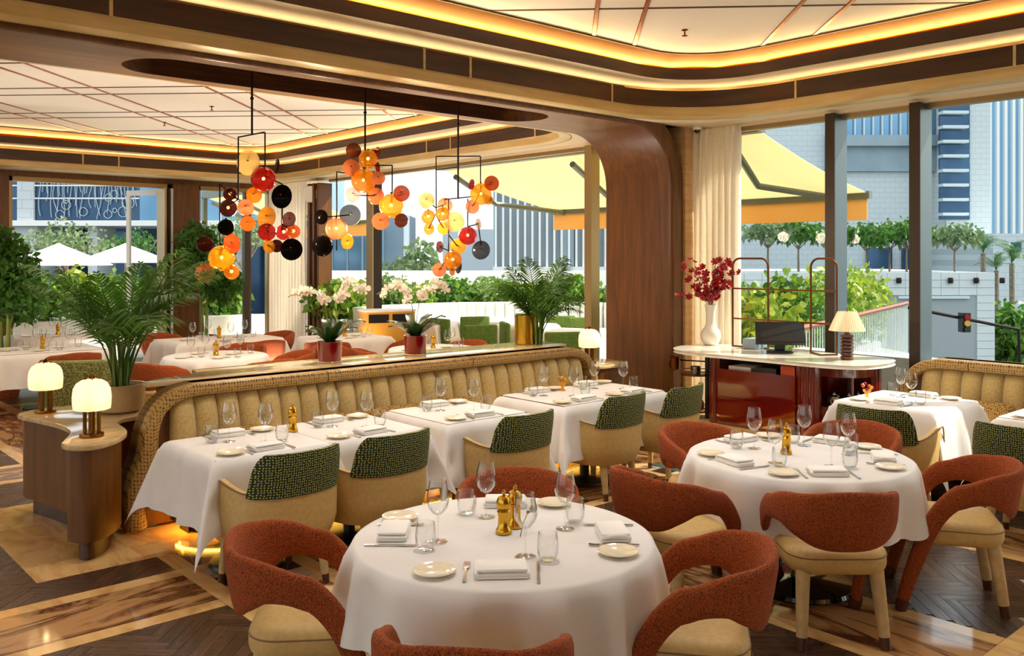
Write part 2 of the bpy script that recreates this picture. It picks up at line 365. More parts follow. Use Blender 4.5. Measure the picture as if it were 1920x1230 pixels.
for a, b in cuts(FX0, FX1, .62):
    for c, d in cuts(FY0, FY1, .31): slab('marble_tile', a, b, c, d, 'cream_marble', .0006)
# herringbone planks
PW, PL = .072, .432
planks = []
for (x0, x1) in CELLX:
    for (y0, y1) in CELLY:
        boxes = [(x0, x1, y0, y1)]
        if x0 < FX1 and x1 > FX0 and y0 < FY1 and y1 > FY0:
            boxes = [(x0, x1, y0, FY0), (x0, x1, FY1, y1), (x0, min(FX0, x1), FY0, FY1), (max(FX1, x0), x1, FY0, FY1)]
        for bx in boxes:
            if bx[1]-bx[0] < .01 or bx[3]-bx[2] < .01: continue
            if not any(seen(bx[0]+(bx[1]-bx[0])*i/6, bx[2]+(bx[3]-bx[2])*j/6, 0) for i in range(7) for j in range(7)): continue
            cx, cy = (bx[0]+bx[1])/2, (bx[2]+bx[3])/2; R = math.hypot(bx[1]-bx[0], bx[3]-bx[2])/2+.6
            n = int(R/PW)+2
            for m in range(-8, 9):
                for k in range(-n, n+1):
                    for vert in (0, 1):
                        ox, oy = k*PW+m*PL, k*PW-m*PL
                        rc = [(ox, oy), (ox+PL, oy), (ox+PL, oy+PW), (ox, oy+PW)] if not vert else [(ox+PL, oy+PW-PL), (ox+PL+PW, oy+PW-PL), (ox+PL+PW, oy+PW), (ox+PL, oy+PW)]
                        q = .7071; g = .0016
                        mx, my = sum(p[0] for p in rc)/4, sum(p[1] for p in rc)/4
                        rc = [(mx+(p[0]-mx)*(1-2*g/(PL if (not vert) else PW)), my+(p[1]-my)*(1-2*g/(PW if (not vert) else PL))) for p in rc]
                        rp = [(cx+q*(x-y), cy+q*(x+y)) for x, y in rc]
                        mid = (sum(p[0] for p in rp)/4, sum(p[1] for p in rp)/4)
                        if abs(mid[0]-cx) > (bx[1]-bx[0])/2+.35 or abs(mid[1]-cy) > (bx[3]-bx[2])/2+.35 or not seen(*mid, 0): continue
                        cp = clip(rp, *bx)
                        if len(cp) < 3: continue
                        ar = abs(sum(cp[i-1][0]*cp[i][1]-cp[i][0]*cp[i-1][1] for i in range(len(cp))))/2
                        if ar < .0008: continue
                        planks.append((ar/proj(*mid, 0)[2]**3, mid, cp, vert))
planks.sort(key=lambda t: -t[0]); rest = MB()
for i, (s_, mid, cp, vert) in enumerate(planks):
    if i < 300:
        me = MB().prism([(p[0]-mid[0], p[1]-mid[1]) for p in cp], -.004, .001)
        th = PI/4+(PI/2 if vert else 0); me.xf(Matrix.Rotation(-th, 4, 'Z')); me.build('plank', 'plank', floor, 0, (*mid, 0)).rotation_euler = (0, 0, th)
    else: rest.prism(cp, -.004, .001)
if rest.v: o = rest.build('far_planks', 'plank', floor, 0); o['kind'] = 'stuff'

# ---- ceilings with stepped, cove-lit coffers
def ring(x0, x1, y0, y1, R, o, seg=14): return rrect(x0+o, x1-o, y0+o, y1-o, max(R-o, .05), seg)
PROF = [('lip', 'lip', [(-.16, 3.405), (-.03, 3.405), (.0, 3.42), (0, 3.505), (.02, 3.515)]),
        ('fascia', 'fascia', [(.02, 3.515), (.02, 3.69), (-.01, 3.695), (-.01, 3.63)]),
        ('cove_back', 'cove_cream', [(-.01, 3.63), (-.17, 3.63), (-.17, 3.75), (.30, 3.755)]),
        ('upper_fascia', 'fascia', [(.30, 3.755), (.31, 3.755), (.31, 3.87), (.28, 3.875), (.28, 3.83)]),
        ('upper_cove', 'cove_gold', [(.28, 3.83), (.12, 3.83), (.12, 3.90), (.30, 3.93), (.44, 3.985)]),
        ('ceiling_edge', 'groove', [(.44, 3.985), (.46, 3.985), (.46, 4.0)])]
def coffer(name, x0, x1, y0, y1, R, label, pn, pd, ribs, near):
    root = bpy.data.objects.new(name, None); C.objects.link(root); struct(root, label)
    for nm, mt, pts in PROF:
        rs = [[(p[0], p[1], z) for p in ring(x0, x1, y0, y1, R, o)] for o, z in pts]
        MB().rings(rs, False, False).build(nm, mt, root, 30)
    for a, b, horizontal in ribs:      # gold ribs on the dark fascia
        if horizontal: MB().box(a-.012, a+.012, b-.012, b+.012, 3.51, 3.695).build('rib', 'lip', root, 0)
        else: MB().box(b-.012, b+.012, a-.012, a+.012, 3.51, 3.695).build('rib', 'lip', root, 0)
    # ceiling field: diagonal panels between pairs of lines; copper strips and dark grooves
    q = .70710678
    back = MB().rings([[(p[0], p[1], 4.008) for p in ring(x0, x1, y0, y1, R, .3)], [(p[0], p[1], 4.06) for p in ring(x0, x1, y0, y1, R, .3)]]).build('ceiling_back', 'groove', root, 0)
    field = ring(x0, x1, y0, y1, R, .45, 8)
    def clipn(poly, n, c, keep):           # keep side keep*(n.p-c)>=0
        out = []
        for i in range(len(poly)):
            p, r = poly[i-1], poly[i]; a, b = keep*(n[0]*p[0]+n[1]*p[1]-c), keep*(n[0]*r[0]+n[1]*r[1]-c)
            if (a < 0) != (b < 0): t = a/(a-b); out.append((p[0]+(r[0]-p[0])*t, p[1]+(r[1]-p[1])*t))
            if b >= 0: out.append(r)
        return out
    for i in range(len(pn)-1):
        s1 = clipn(clipn(field, (q, -q), pn[i]+.02, 1), (q, -q), pn[i+1]-.02, -1)
        if len(s1) < 3: continue
        for j in range(len(pd)-1):
            s2 = clipn(clipn(s1, (q, q), pd[j]+.018, 1), (q, q), pd[j+1]-.018, -1)
            if len(s2) < 3: continue
            if not any(seen(x, y, 4, 200) for x, y in s2+[(sum(p[0] for p in s2)/len(s2), sum(p[1] for p in s2)/len(s2))]) and not near: continue
            MB().prism(s2, 4.0, 4.012).build('ceiling_panel', 'ceiling', root, 0)
    for c in pn[1:-1]:
        st = clipn(clipn(field, (q, -q), c-.017, 1), (q, -q), c+.017, -1)
        if len(st) >= 3: MB().prism(st, 3.992, 4.02).build('copper_strip', 'copper', root, 0)
    for c in pd[1:-1]:
        st = clipn(clipn(field, (q, q), c-.014, 1), (q, q), c+.014, -1)
        if len(st) >= 3: MB().prism(st, 3.994, 4.02).build('dark_strip', 'groove', root, 0)
    # LED runs hidden in the coves
    for tier, (o, z, e, up) in enumerate(((-.09, 3.66, COVE_LOW, .9), (.2, 3.865, COVE_HIGH, .35))):
        for (px, py, dx, dy, ln) in (((x0+x1)/2, y1-o, 0, -1, x1-x0-2*R), ((x0+x1)/2, y0+o, 0, 1, x1-x0-2*R), (x1-o, (y0+y1)/2, -1, 0, y1-y0-2*R), (x0+o, (y0+y1)/2, 1, 0, y1-y0-2*R)):
            ob, l = area('cove_light', (px, py, z), None, ln, .03, e*ln*.1, (1, .62, .22) if tier else (1, .76, .46))
            n = Vector((dx, dy, up)).normalized(); t = Vector((-dy, dx, 0)); m = Matrix((t, (-n).cross(t), -(-n))).transposed() if 0 else None
            zc = -n; xc = t; yc = zc.cross(xc); ob.rotation_euler = Matrix((xc, yc, zc)).transposed().to_euler()
            ob.parent = root
        if R > .2:      # round the corners
            for (cx, cy, a) in ((x1-R, y1-R, 45), (x0+R, y1-R, 135), (x0+R, y0+R, 225), (x1-R, y0+R, 315)):
                r_ = R-o
                for da in (-30, 0, 30):
                    aa = math.radians(a+da); ob, l = area('cove_light', (cx+r_*math.cos(aa), cy+r_*math.sin(aa), z), None, r_*.52, .03, e*r_*.52*.1, (1, .62, .22) if tier else (1, .76, .46))
                    n = Vector((-math.cos(aa), -math.sin(aa), up)).normalized(); t = Vector((-math.sin(aa), math.cos(aa), 0)); zc = -n; yc = zc.cross(t)
                    ob.rotation_euler = Matrix((t, yc, zc)).transposed().to_euler(); ob.parent = root
    return root
K1 = (-5.2, 8.2, -5.2, 6.28, 1.15); K2 = (-5.2, 8.2, 7.72, 16.6, 1.0)
pn1 = [-20, -8.2, -7.8, -6.5, -6.1, -4.8, -4.4, -3.1, -2.7, -1.4, -1.0, .27, .68, 1.95, 2.35, 3.65, 4.05, 5.3, 5.7, 20]
pd1 = [-20, -6.6, -6.2, -4.8, -4.4, -3.0, -2.6, -1.2, -.8, .65, 1.05, 2.4, 2.8, 3.95, 4.35, 5.7, 6.0, 7.18, 7.6, 9.36, 20]
pn2 = [-30]+sorted([-6.24+1.82*k for k in range(-5, 7)]+[-5.84+1.82*k for k in range(-5, 7)])+[20]
pd2 = [0]+sorted([10.75+1.86*k for k in range(-4, 6)]+[11.2+1.86*k for k in range(-4, 6)])+[40]
ribs1 = [(1.97, 6.27, 1), (4.55, 6.27, 1), (5.06, 6.27, 1), (6.95, 6.27, 1), (4.88, 8.19, 0), (2.83, 8.19, 0), (-1.5, 6.27, 1)]
ribs2 = [(4.75, 16.59, 1), (5.35, 16.59, 1), (11.2, 8.19, 0), (10.6, 8.19, 0), (8.75, 8.19, 0), (14.5, 8.19, 0)]
coffer('ceiling_near', *K1, 'stepped cove-lit ceiling over the round tables with diagonal copper strips', pn1, pd1, ribs1, True)
coffer('ceiling_far', *K2, 'stepped cove-lit ceiling beyond the wooden beam with a diagonal copper grid', pn2, pd2, ribs2, True)
# flat soffit between coffers and walls (ring strips)
sf = MB()
def frame(x0, x1, y0, y1, k, z0, z1):
    inner = ring(*k[:4], k[4], -.15); n = len(inner); q = n//4
    outer = []
    for i, (x, y) in enumerate(inner):
        cx, cy = (k[0]+k[1])/2, (k[2]+k[3])/2
        outer.append((x1 if i < q or i >= 3*q else x0, y1 if i < 2*q else y0))
    sf.add([(x, y, z0) for x, y in inner]+[(x, y, z0) for x, y in outer], [(i, (i+1) % n, n+(i+1) % n, n+i) for i in range(n)])
frame(-6, XW, -6, 6.45, K1, 3.405, 3.6); frame(-6, XW, 7.44, YB, K2, 3.405, 3.6)
struct(sf.build('ceiling_soffit', 'plaster', None, 0), 'flat cream soffit framing both coffers')
struct(MB().box(-6.2, 9.0, -6.2, YB+.4, 4.10, 4.3).build('ceiling_slab', 'plaster', None, 0), 'plain slab above the coffers')
# ---- wooden beam with arched end and oval recess
BY0, BY1, BZ, AR = 6.43, 7.46, 3.36, .62
arch = bpy.data.objects.new('wall_arch', None); C.objects.link(arch); struct(arch, 'brown timber beam curving down into a column')
XA = 8.15
ox0, ox1, oy0, oy1 = 2.27, 6.55, 6.6, 7.26; orr = (oy1-oy0)/2
oval = [(ox1-orr+orr*math.cos(a), (oy0+oy1)/2+orr*math.sin(a)) for a in [-PI/2+PI*k/16 for k in range(17)]]+[(ox0+orr+orr*math.cos(a), (oy0+oy1)/2+orr*math.sin(a)) for a in [PI/2+PI*k/16 for k in range(17)]]
b = MB()
xe = XA-AR; er = .035
outer = []
for x, y in oval:
    pass
no = len(oval)
out = []
for i, (x, y) in enumerate(oval):
    if i <= 16: out.append((xe if 0 < i < 16 else x, [BY0+er, BY1-er][y > (oy0+oy1)/2] if (i in (0, 16)) else BY0+er+(BY1-BY0-2*er)*(i/16)))
    else:
        j = i-17; out.append((-6 if 0 < j < 16 else x, [BY0+er, BY1-er][y > (oy0+oy1)/2] if j in (0, 16) else BY1-er-(BY1-BY0-2*er)*(j/16)))
b.add([(x, y, BZ) for x, y in oval]+[(x, y, BZ) for x, y in out], [(i, (i+1) % no, no+(i+1) % no, no+i) for i in range(no)])
b.build('beam_soffit', 'wood_beam', arch, 20)
tri = MB()      # corner fillers of the flat soffit
tri.add([(oval[0][0], BY0+er, BZ), (xe, BY0+er, BZ), (xe, BY0+er+(BY1-BY0-2*er)/16, BZ)], [(0, 1, 2)])
tri.add([(oval[16][0], BY1-er, BZ), (xe, BY1-er, BZ), (xe, BY1-er-(BY1-BY0-2*er)/16, BZ)], [(0, 2, 1)])
tri.add([(oval[17][0], BY1-er, BZ), (-6, BY1-er, BZ), (-6, BY1-er-(BY1-BY0-2*er)/16, BZ)], [(0, 1, 2)])
tri.add([(oval[33][0], BY0+er, BZ), (-6, BY0+er, BZ), (-6, BY0+er+(BY1-BY0-2*er)/16, BZ)], [(0, 2, 1)])
tri.build('beam_soffit', 'wood_beam', arch, 0)
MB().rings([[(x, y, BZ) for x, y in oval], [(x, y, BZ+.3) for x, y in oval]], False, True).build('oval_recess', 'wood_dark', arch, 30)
prof = [(-6, BZ), (xe, BZ)]+[(xe+AR*math.sin(PI/2*k/14), BZ-AR+AR*math.cos(PI/2*k/14)) for k in range(1, 15)]
# rounded-edge arch soffit (from xe down to 2.75) and flat side faces with a second, outer curve
def archstrip(name, pts, mat, y0, y1):
    m = MB(); m.rings([[(x, y0, z) for x, z in pts], [(x, y1, z) for x, z in pts]], False, False, False); return m.build(name, mat, arch, 40)
archstrip('arch_curve', prof[1:], 'wood', BY0+er, BY1-er)
archstrip('column_face', [(XA, BZ-AR), (XA, 0)], 'wood', BY0+er, BY1-er)
for ys, y_in in ((BY0, BY0+er), (BY1, BY1-er)):      # edges: rounded nosing then side face
    m = MB(); rows = []
    pts = [(-6, BZ, 0, 1)]+[(xe+AR*math.sin(PI/2*k/14), BZ-AR+AR*math.cos(PI/2*k/14), math.sin(PI/2*k/14), math.cos(PI/2*k/14)) for k in range(15)]+[(XA, 0, 1, 0)]
    for k in range(5):
        a = PI/2*k/4; dy = (ys-y_in)*math.sin(a); dn = er*(1-math.cos(a)); rows.append([(x+nx*dn, y_in+dy, z+nz*dn) for x, z, nx, nz in pts])
    rows.append([(x+nx*(.2 if 0 < i else .0), ys, (z+nz*.2) if i < len(pts)-1 else 0) for i, (x, z, nx, nz) in enumerate(pts)])
    rows[-1][0] = (-6, ys, BZ+.2)
    m.rings(rows, False, False, False); m.build('nosing', 'wood', arch, 40)
MB().box(-6, 8.3, BY0+.02, BY1-.02, BZ+.14, 4.05).build('beam_core', 'wood_dark', arch, 0) if 0 else None
for x0_, x1_ in ((-6, ox0-.02), (ox1+.02, 8.3)): MB().box(x0_, x1_, BY0+.01, BY1-.01, BZ+.02 if x0_ < 0 else BZ+.05, 3.9).build('beam_core', 'wood_dark', arch, 0) if x0_ < 0 else None
MB().box(-6, 8.57, 6.42, 6.46, 3.42, 4.1).build('beam_upstand', 'wood_dark', arch, 0)
MB().box(-6, 8.57, 7.43, 7.47, 3.42, 4.1).build('beam_upstand', 'wood_dark', arch, 0)
MB().box(XA+.005, XA+.03, BY0+er, BY1-er, 2.42, 2.424).build('panel_seam', 'wood_dark', arch, 0)
struct(MB().box(8.36, 8.95, 6.40, 7.5, 0, 3.41).build('wall_pier', 'limestone', None, 0), 'cream limestone pier beside the wooden column')
# ---- outer walls
lw_ = MB().box(-6.25, -6, -6.2, YB+.2, 3.4, 4.1); rw_ = MB().box(-6, 9.0, -6.3, -6.05, 3.4, 4.1)      # unseen side front left open to let daylight in; solid rear wall
for y in range(-6, 18, 3): lw_.box(-6.2, -6.0, y-.1, y+.1, 0, 3.4)
for x in range(-6, 10, 3): rw_.box(x-.1, x+.1, -6.25, -6.05, 0, 3.4)
struct(lw_.build('wall_left', 'wood', None, 0), 'timber posts and lintel of the unseen side front, left open for daylight'); rw_.box(-6, 9.0, -6.3, -6.1, 0, 3.4); struct(rw_.build('wall_rear', 'wood', None, 0), 'timber rear wall')
hd = MB().box(8.60, 9.0, -6, 6.40, 3.375, 3.41); hd.box(8.60, 9.0, 7.5, YB, 3.375, 3.41)
struct(hd.build('wall_header', 'plaster', None, 0), 'cream soffit strip over the window wall')
struct(MB().box(8.75, 9.0, -6, YB+.3, 3.40, 4.1).build('wall_right', 'plaster', None, 0), 'wall band above the windows')
bw = MB().box(-6, 9.0, YB, YB+.25, 3.30, 4.1); bw.box(-6, 3.74, YB-.1, YB+.25, 0, 3.31); bw.box(6.55, 7.06, YB-.12, YB+.25, 0, 3.31); bw.box(8.62, 9.0, YB-.1, YB+.25, 0, 3.31)
struct(bw.build('wall_back', 'wood', None, 0), 'brown timber piers and lintel of the garden front')
def windowx(n, y0, y1, x=XW, z0=0.03, z1=3.375, fw=.06, fm='bronze_frame', glass=True):   # window in the side wall
    o = bpy.data.objects.new('window_%d' % n, None); C.objects.link(o); struct(o)
    MB().box(x-.05, x+.05, y0, y1, z0-.03, z0+.03).build('bottom_rail', fm, o, 0); MB().box(x-.05, x+.05, y0, y1, z1-.05, z1).build('top_rail', fm, o, 0)
    if glass: MB().box(x-.006, x+.006, y0, y1, z0, z1-.05).build('pane', 'pane', o, 0)
    return o
def mullion(y0, y1, x0, x1, face, side):
    o = bpy.data.objects.new('trim_1', None); C.objects.link(o); struct(o)
    MB().box(x0, x1, y0+.004, y1, 0, 3.375).build('fin', side, o, 0); MB().box(x0-.015, x0, y0, y1+.005, 0, 3.375).build('cover_cap', face, o, 0)
wn = 1
edges = [6.38, 4.70, 3.83, 1.9, .1, -1.8, -3.7, -6]
for a, c in zip(edges[1:], edges[:-1]): windowx(wn, a, c); wn += 1
for y in edges[1:-1]: mullion(y-.05, y+.05, 8.55, 8.80, 'mullion_face', 'mullion')
for a, c in ((7.5, 8.16), (8.16, 13.4), (13.4, 15.0)): windowx(wn, a, c, glass=(a != 8.16)); wn += 1
mullion(8.1, 8.22, 8.6, 8.75, 'bronze_frame', 'bronze_frame'); mullion(13.3, 13.5, 8.57, 8.75, 'bronze_frame', 'dark_metal')
st = MB()
for i in range(6): st.box(8.46+(i % 2)*.04, 8.74, 15.0+i*.09, 15.07+i*.09, .02, 3.3)
struct(st.build('door_1', 'wood', None, 0), 'stack of folded timber door leaves')
def windowy(n, x0, x1, y=YB+.05):
    o = bpy.data.objects.new('window_%d' % n, None); C.objects.link(o); struct(o)
    for a, c in ((x0, x0+.07), (x1-.07, x1)): MB().box(a, c, y-.06, y+.06, 0, 3.3).build('jamb', 'bronze_frame', o, 0)
    MB().box(x0, x1, y-.06, y+.06, 3.22, 3.3).build('top_rail', 'bronze_frame', o, 0)
    return o
wa = windowy(wn, 3.74, 6.55); wb = windowy(wn+1, 7.06, 8.62)
MB().box(8.06, 8.2, YB-.0, YB+.12, 0, 3.22).build('mullion', 'mullion_face', wb, 0); MB().box(7.13, 8.06, YB+.04, YB+.05, .02, 3.22).build('pane', 'pane', wb, 0)
lf = bpy.data.objects.new('door_2', None); C.objects.link(lf); struct(lf, 'glazed terrace door leaf standing open'); lf.location = (6.42, YB+.1, 0); lf.rotation_euler = (0, 0, math.radians(118))
for nm, bx in (('stile', (0, .08, -.025, .025, .02, 3.2)), ('stile', (.78, .86, -.025, .025, .02, 3.2)), ('rail', (.08, .78, -.025, .025, .02, .12)), ('rail', (.08, .78, -.025, .025, 3.1, 3.2))): MB().box(*bx).build(nm, 'white_paint', lf, 0)
MB().box(.08, .78, -.006, .006, .12, 3.1).build('pane', 'pane', lf, 0)
for k in range(3): MB().box(6.3+.06*k, 6.34+.06*k, YB-.35, YB+.05, .02, 3.2).build('door_stack', ('bronze_frame', 'dark_metal', 'pale_grey')[k], lf if 0 else wa, 0)
# ---- curtains
def curtain(label, x, y0, y1, z1, waves, amp=.045):
    n = waves*8; m = MB(); rows = []
    for z in (z1, z1-.12, z1*.6, z1*.3, .02):
        rows.append([(x+amp*(1 if z < z1-.05 else .6)*math.sin(2*PI*waves*i/n+.4*math.sin(z*2+i*.3)), y0+(y1-y0)*i/n+.01*math.sin(i*1.7+z), z) for i in range(n+1)])
    m.rings(rows, False, False, False); return tag(m.build('curtain', 'curtain', None, 80), label, 'curtain')
curtain('cream pleated drape beside the limestone pier and the flower vase', 8.52, 5.78, 6.38, 3.37, 7, .06)
curtain('cream pleated drape in the far corner beside the folded timber doors', 8.5, 15.6, 17.05, 3.37, 12, .05)

# ---- added recessed downlights, out of view, to fill the rooms with light
for i, (x, y, e) in enumerate(((2.42, 2.8, 110), (4.68, 2.8, 110), (2.5, 4.95, 100), (4.1, 4.95, 100), (5.3, 4.3, 100), (6.55, 2.9, 100), (.3, 4.2, 90), (-1.5, .5, 80), (3.0, -1.5, 80), (5.9, -.4, 80), (2.7, 9.3, 110), (4.6, 8.9, 110), (6.6, 8.9, 110), (1.6, 10.8, 110))):
    d_ = thing('added_downlight', 'added recessed ceiling fill light above '+('the front round table', 'the station-front round table', 'the console-end banquette table', 'the lone middle banquette table', 'the aisle before the long table', 'the window table', 'the aisle beside the console', 'the entrance side of the room', 'the aisle behind the camera', 'the rear of the window banquette', 'the palm end of the ledge', 'the orchids on the ledge', 'the brass planter end of the ledge', 'the aisle behind the lit lamps')[i], 'added_downlight', (x, y, 4.0))
    MB().lathe([(.075, .0), (.075, -.012), (.06, -.014), (.05, -.002)], 24, cap1=False).build('trim_ring', 'white_paint', d_)
    l = bpy.data.lights.new('added_downlight_spot', 'SPOT'); l.energy = e*.8; l.spot_size = 2.3; l.spot_blend = 1; l.color = (1, .98, .95); l.shadow_soft_size = .2
    o = bpy.data.objects.new('added_downlight_spot', l); C.objects.link(o); o.location = (x, y, 3.97)

# ---- added floor uplights, hidden from view, that brighten the far ceiling
for i, (x, y) in enumerate(((2.6, 8.3), (5.1, 8.2), (7.6, 8.5), (5.6, 11.1), (7.7, 12.4), (4.3, 13.4), (6.4, 14.6), (2.2, 12.9))):
    u = thing('added_floor_uplight', 'added black fill light on the floor '+('behind the console palm', 'behind the marble ledge below the orchids', 'behind the lamp by the arch column', 'beside the table behind the orchids', 'beside the yellow service cabinet', 'behind the long far table', 'before the terracotta potted tree', 'beside the table beyond the lit lamps')[i], 'added_uplight', (x, y, 0))
    MB().lathe([(.07, 0), (.075, .01), (.07, .09), (.062, .09), (.058, .04)], 20, cap1=False).build('can', 'black', u)
    l = bpy.data.lights.new('added_uplight_spot', 'SPOT'); l.energy = 115; l.spot_size = 2.2; l.spot_blend = 1; l.color = (1, .9, .78); l.shadow_soft_size = .1
    o = bpy.data.objects.new('added_uplight_spot', l); C.objects.link(o); o.location = (x, y, .1); o.rotation_euler = (PI, 0, 0)
# ------------------------------------------------------------------ furniture
def taper_leg(parent, x0, y0, z0, x1, y1, r0, r1, tip=.06, nm='leg'):
    P = lambda t: (x0+(x1-x0)*t, y0+(y1-y0)*t, z0*(1-t)); tt = 1-tip/z0
    lg = MB().tube([P(0), P(tt*.5), P(tt)], [r0, r0+(r1-r0)*tt*.5, r0+(r1-r0)*tt], 12).build(nm, 'leg_beige', parent, 50)
    MB().tube([P(tt), P(1)], [r0+(r1-r0)*tt*1.02, r1*.95], 12).build('leg_tip', 'leg_tip', lg, 50)
def sweep(path, section_fn, n_fn):
    rs = []
    for i, p in enumerate(path):
        t = (path[min(i+1, len(path)-1)]-path[max(i-1, 0)]).normalized(); n = n_fn(p); wd = n.cross(t).normalized(); n2 = t.cross(wd).normalized()
        rs.append([tuple(p+wd*a+n2*b_) for a, b_ in section_fn(i/(len(path)-1))])
    return rs
def supersec(hw, th, n=16):
    out = []
    for k in range(n):
        a = 2*PI*k/n; c, s_ = math.cos(a), math.sin(a); out.append((hw*math.copysign(abs(c)**.55, c), th*math.copysign(abs(s_)**.75, s_)))
    return out
def make_rust_chair():
    t = thing('dining_chair', '', 'chair')
    half = [((0, -.278, .640), .150, .025), ((.12, -.266, .643), .143, .025), ((.215, -.215, .660), .112, .025), ((.276, -.11, .672), .078, .025), ((.292, .03, .625), .056, .025),
            ((.284, .14, .49), .046, .024), ((.268, .23, .25), .039, .023), ((.258, .29, .04), .032, .022)]
    full = [((-p[0], p[1], p[2]), h, k) for p, h, k in half[::-1]]+half[1:]
    pts = spline([(p[0], p[1], p[2]) for p, h, k in full], 5); hw = [v.x for v in spline([(h, k, 0) for p, h, k in full], 5)]; th = [v.y for v in spline([(h, k, 0) for p, h, k in full], 5)]
    m = len(pts)-1
    for p, h in zip(pts, hw):      # back leans outward a little
        pass
    def nf(p): return Vector((p.x, min(p.y, 0)-.0005, 0)).normalized()
    rs = sweep(pts, lambda f: supersec(hw[round(f*m)], th[round(f*m)]), nf)
    rs = [[(x, y-(max(z-.47, 0)*.16 if y < 0 else 0), z) for x, y, z in r] for r in rs]
    MB().rings(rs).build('back_band', 'rust', t, 60)
    for sx in (-1, 1): MB().tube([(sx*.259, .283, .06), (sx*.257, .296, 0)], [.037, .032], 12).build('front_foot', 'leg_tip', t, 50)
    so = rrect(-.25, .25, -.235, .25, .13, 6)
    st = MB().prism(so, .352, .482, .048).build('seat', 'leather', t, 50)
    MB().tube([(x, y  , .440) for x, y in inset(so, .001)], .0035, 6, closed=True).build('piping', 'piping', st, 60)
    for sx in (-1, 1): taper_leg(t, sx*.18, -.17, .37, sx*.205, -.225, .036, .026)
    return t
def shell(u0, u1, nu, nz, plan, zlo, zhi, th, sc=lambda z: 1, lean=0, z_lean=.5):
    m = MB(); go = []; gi = []
    for i in range(nu+1):
        u = u0+(u1-u0)*i/nu; p = Vector(plan(u)); q = Vector(plan(u+.01)); d = (q-Vector(plan(u-.01))).normalized(); n = Vector((d.y, -d.x)); co = []; ci = []
        for j in range(nz+1):
            z = zlo(u)+(zhi(u)-zlo(u))*j/nz; s_ = sc(z); o = p*s_; inn = (p-n*th)*s_; dl = -max(z-z_lean, 0)*lean
            f = 1-.45*(j/nz)**6
            mid = (o+inn)/2; o = mid+(o-mid)*f; inn = mid+(inn-mid)*f
            co.append((o.x, o.y+dl, z)); ci.append((inn.x, inn.y+dl, z))
        go.append(co); gi.append(ci)
    W = nz+1; vs = [p for c in go for p in c]+[p for c in gi for p in c]; o2 = (nu+1)*W; fs = []
    for i in range(nu):
        for j in range(nz): a = i*W+j; fs += [(a, a+W, a+W+1, a+1), (o2+a, o2+a+1, o2+a+W+1, o2+a+W)]
        fs.append((i*W+nz, (i+1)*W+nz, o2+(i+1)*W+nz, o2+i*W+nz)); fs.append((i*W, o2+i*W, o2+(i+1)*W, (i+1)*W))
    for j in range(nz): fs.append((j, j+1, o2+j+1, o2+j)); a = nu*W; fs.append((a+j, o2+a+j, o2+a+j+1, a+j+1))
    return m.add(vs, fs)
PLP = spline([(-.31, .27), (-.34, .05), (-.31, -.17), (-.19, -.295), (0, -.33), (.19, -.295), (.31, -.17), (.34, .05), (.31, .27)], 10)
def plan(u): f = (max(-1, min(1, u))+1)/2*(len(PLP)-1); i = min(int(f), len(PLP)-2); return PLP[i]+(PLP[i+1]-PLP[i])*(f-i)
def make_green_chair():
    t = thing('armchair', '', 'chair')
    def zt(u):
        a = abs(u); b_ = .595+.06*max(0, min(1, (a-.42)/.35))**1.3
        return b_ if a < .9 else b_-.13*((a-.9)/.1)**2
    sc = lambda z: .84+.16*min(1, max(0, (z-.27)/.12))**.6
    sh = shell(-1, 1, 44, 8, plan, lambda u: .275, zt, .055, sc, .1, .45).build('shell', 'leather', t, 55)
    MB().tube([(*(plan(-1+2*i/60)-Vector((0, 0))), zt(-1+2*i/60)+.002) for i in range(61) if abs(-1+2*i/60) > .44][:18], .005, 6).build('piping', 'piping', sh, 60)
    MB().tube([(*plan(-1+2*i/60), zt(-1+2*i/60)+.002) for i in range(61) if (-1+2*i/60) > .44], .005, 6).build('piping', 'piping', sh, 60)
    def zp(u): a = min(abs(u)/.48, 1); return zt(u)+.0+.225*math.sqrt(max(0, 1-max(0, (a-.70)/.30)**2.2))
    shell(-.48, .48, 56, 10, lambda u: plan(u)*.985, lambda u: zt(u)-.02, zp, .05, lambda z: 1, .16, .45).build('back_pad', 'green_dots', t, 55)
    so = rrect(-.235, .235, -.23, .24, .12, 6); MB().prism(so, .30, .455, .035).build('seat', 'leather', t, 50)
    for sx in (-1, 1): taper_leg(t, sx*.2, .19, .30, sx*.225, .215, .03, .02, .055); taper_leg(t, sx*.18, -.19, .30, sx*.2, -.235, .032, .02, .055)
    return t
def make_round_cloth(R, hem, seed):
    rnd = random.Random(seed); nf = 26; ph = [rnd.uniform(0, 6.28) for _ in range(6)]; n = 240; rows = []
    def wav(a):
        x = math.sin(15*a+ph[0]+.8*math.sin(3*a+ph[3])); return math.copysign(abs(x)**.7, x)*(.6+.35*math.sin(4*a+ph[1]))+.35*math.sin(7*a+ph[2])
    rows.append([(R*.5*math.cos(2*PI*j/n), R*.5*math.sin(2*PI*j/n), .752) for j in range(n)])
    rows.append([(R*.98*math.cos(2*PI*j/n), R*.98*math.sin(2*PI*j/n), .752) for j in range(n)])
    rows.append([((R+.006)*math.cos(2*PI*j/n), (R+.006)*math.sin(2*PI*j/n), .743) for j in range(n)])
    for k in range(1, 9):
        f = k/8; r = []
        for j in range(n):
            a = 2*PI*j/n; q = R+.02+.035*f+.05*wav(a)*min(1, f*1.1)**.75; z = .735-(.735-hem)*f-.012*wav(a+1)*f; r.append((q*math.cos(a), q*math.sin(a), z))
        rows.append(r)
    return MB().rings(rows, True, False)
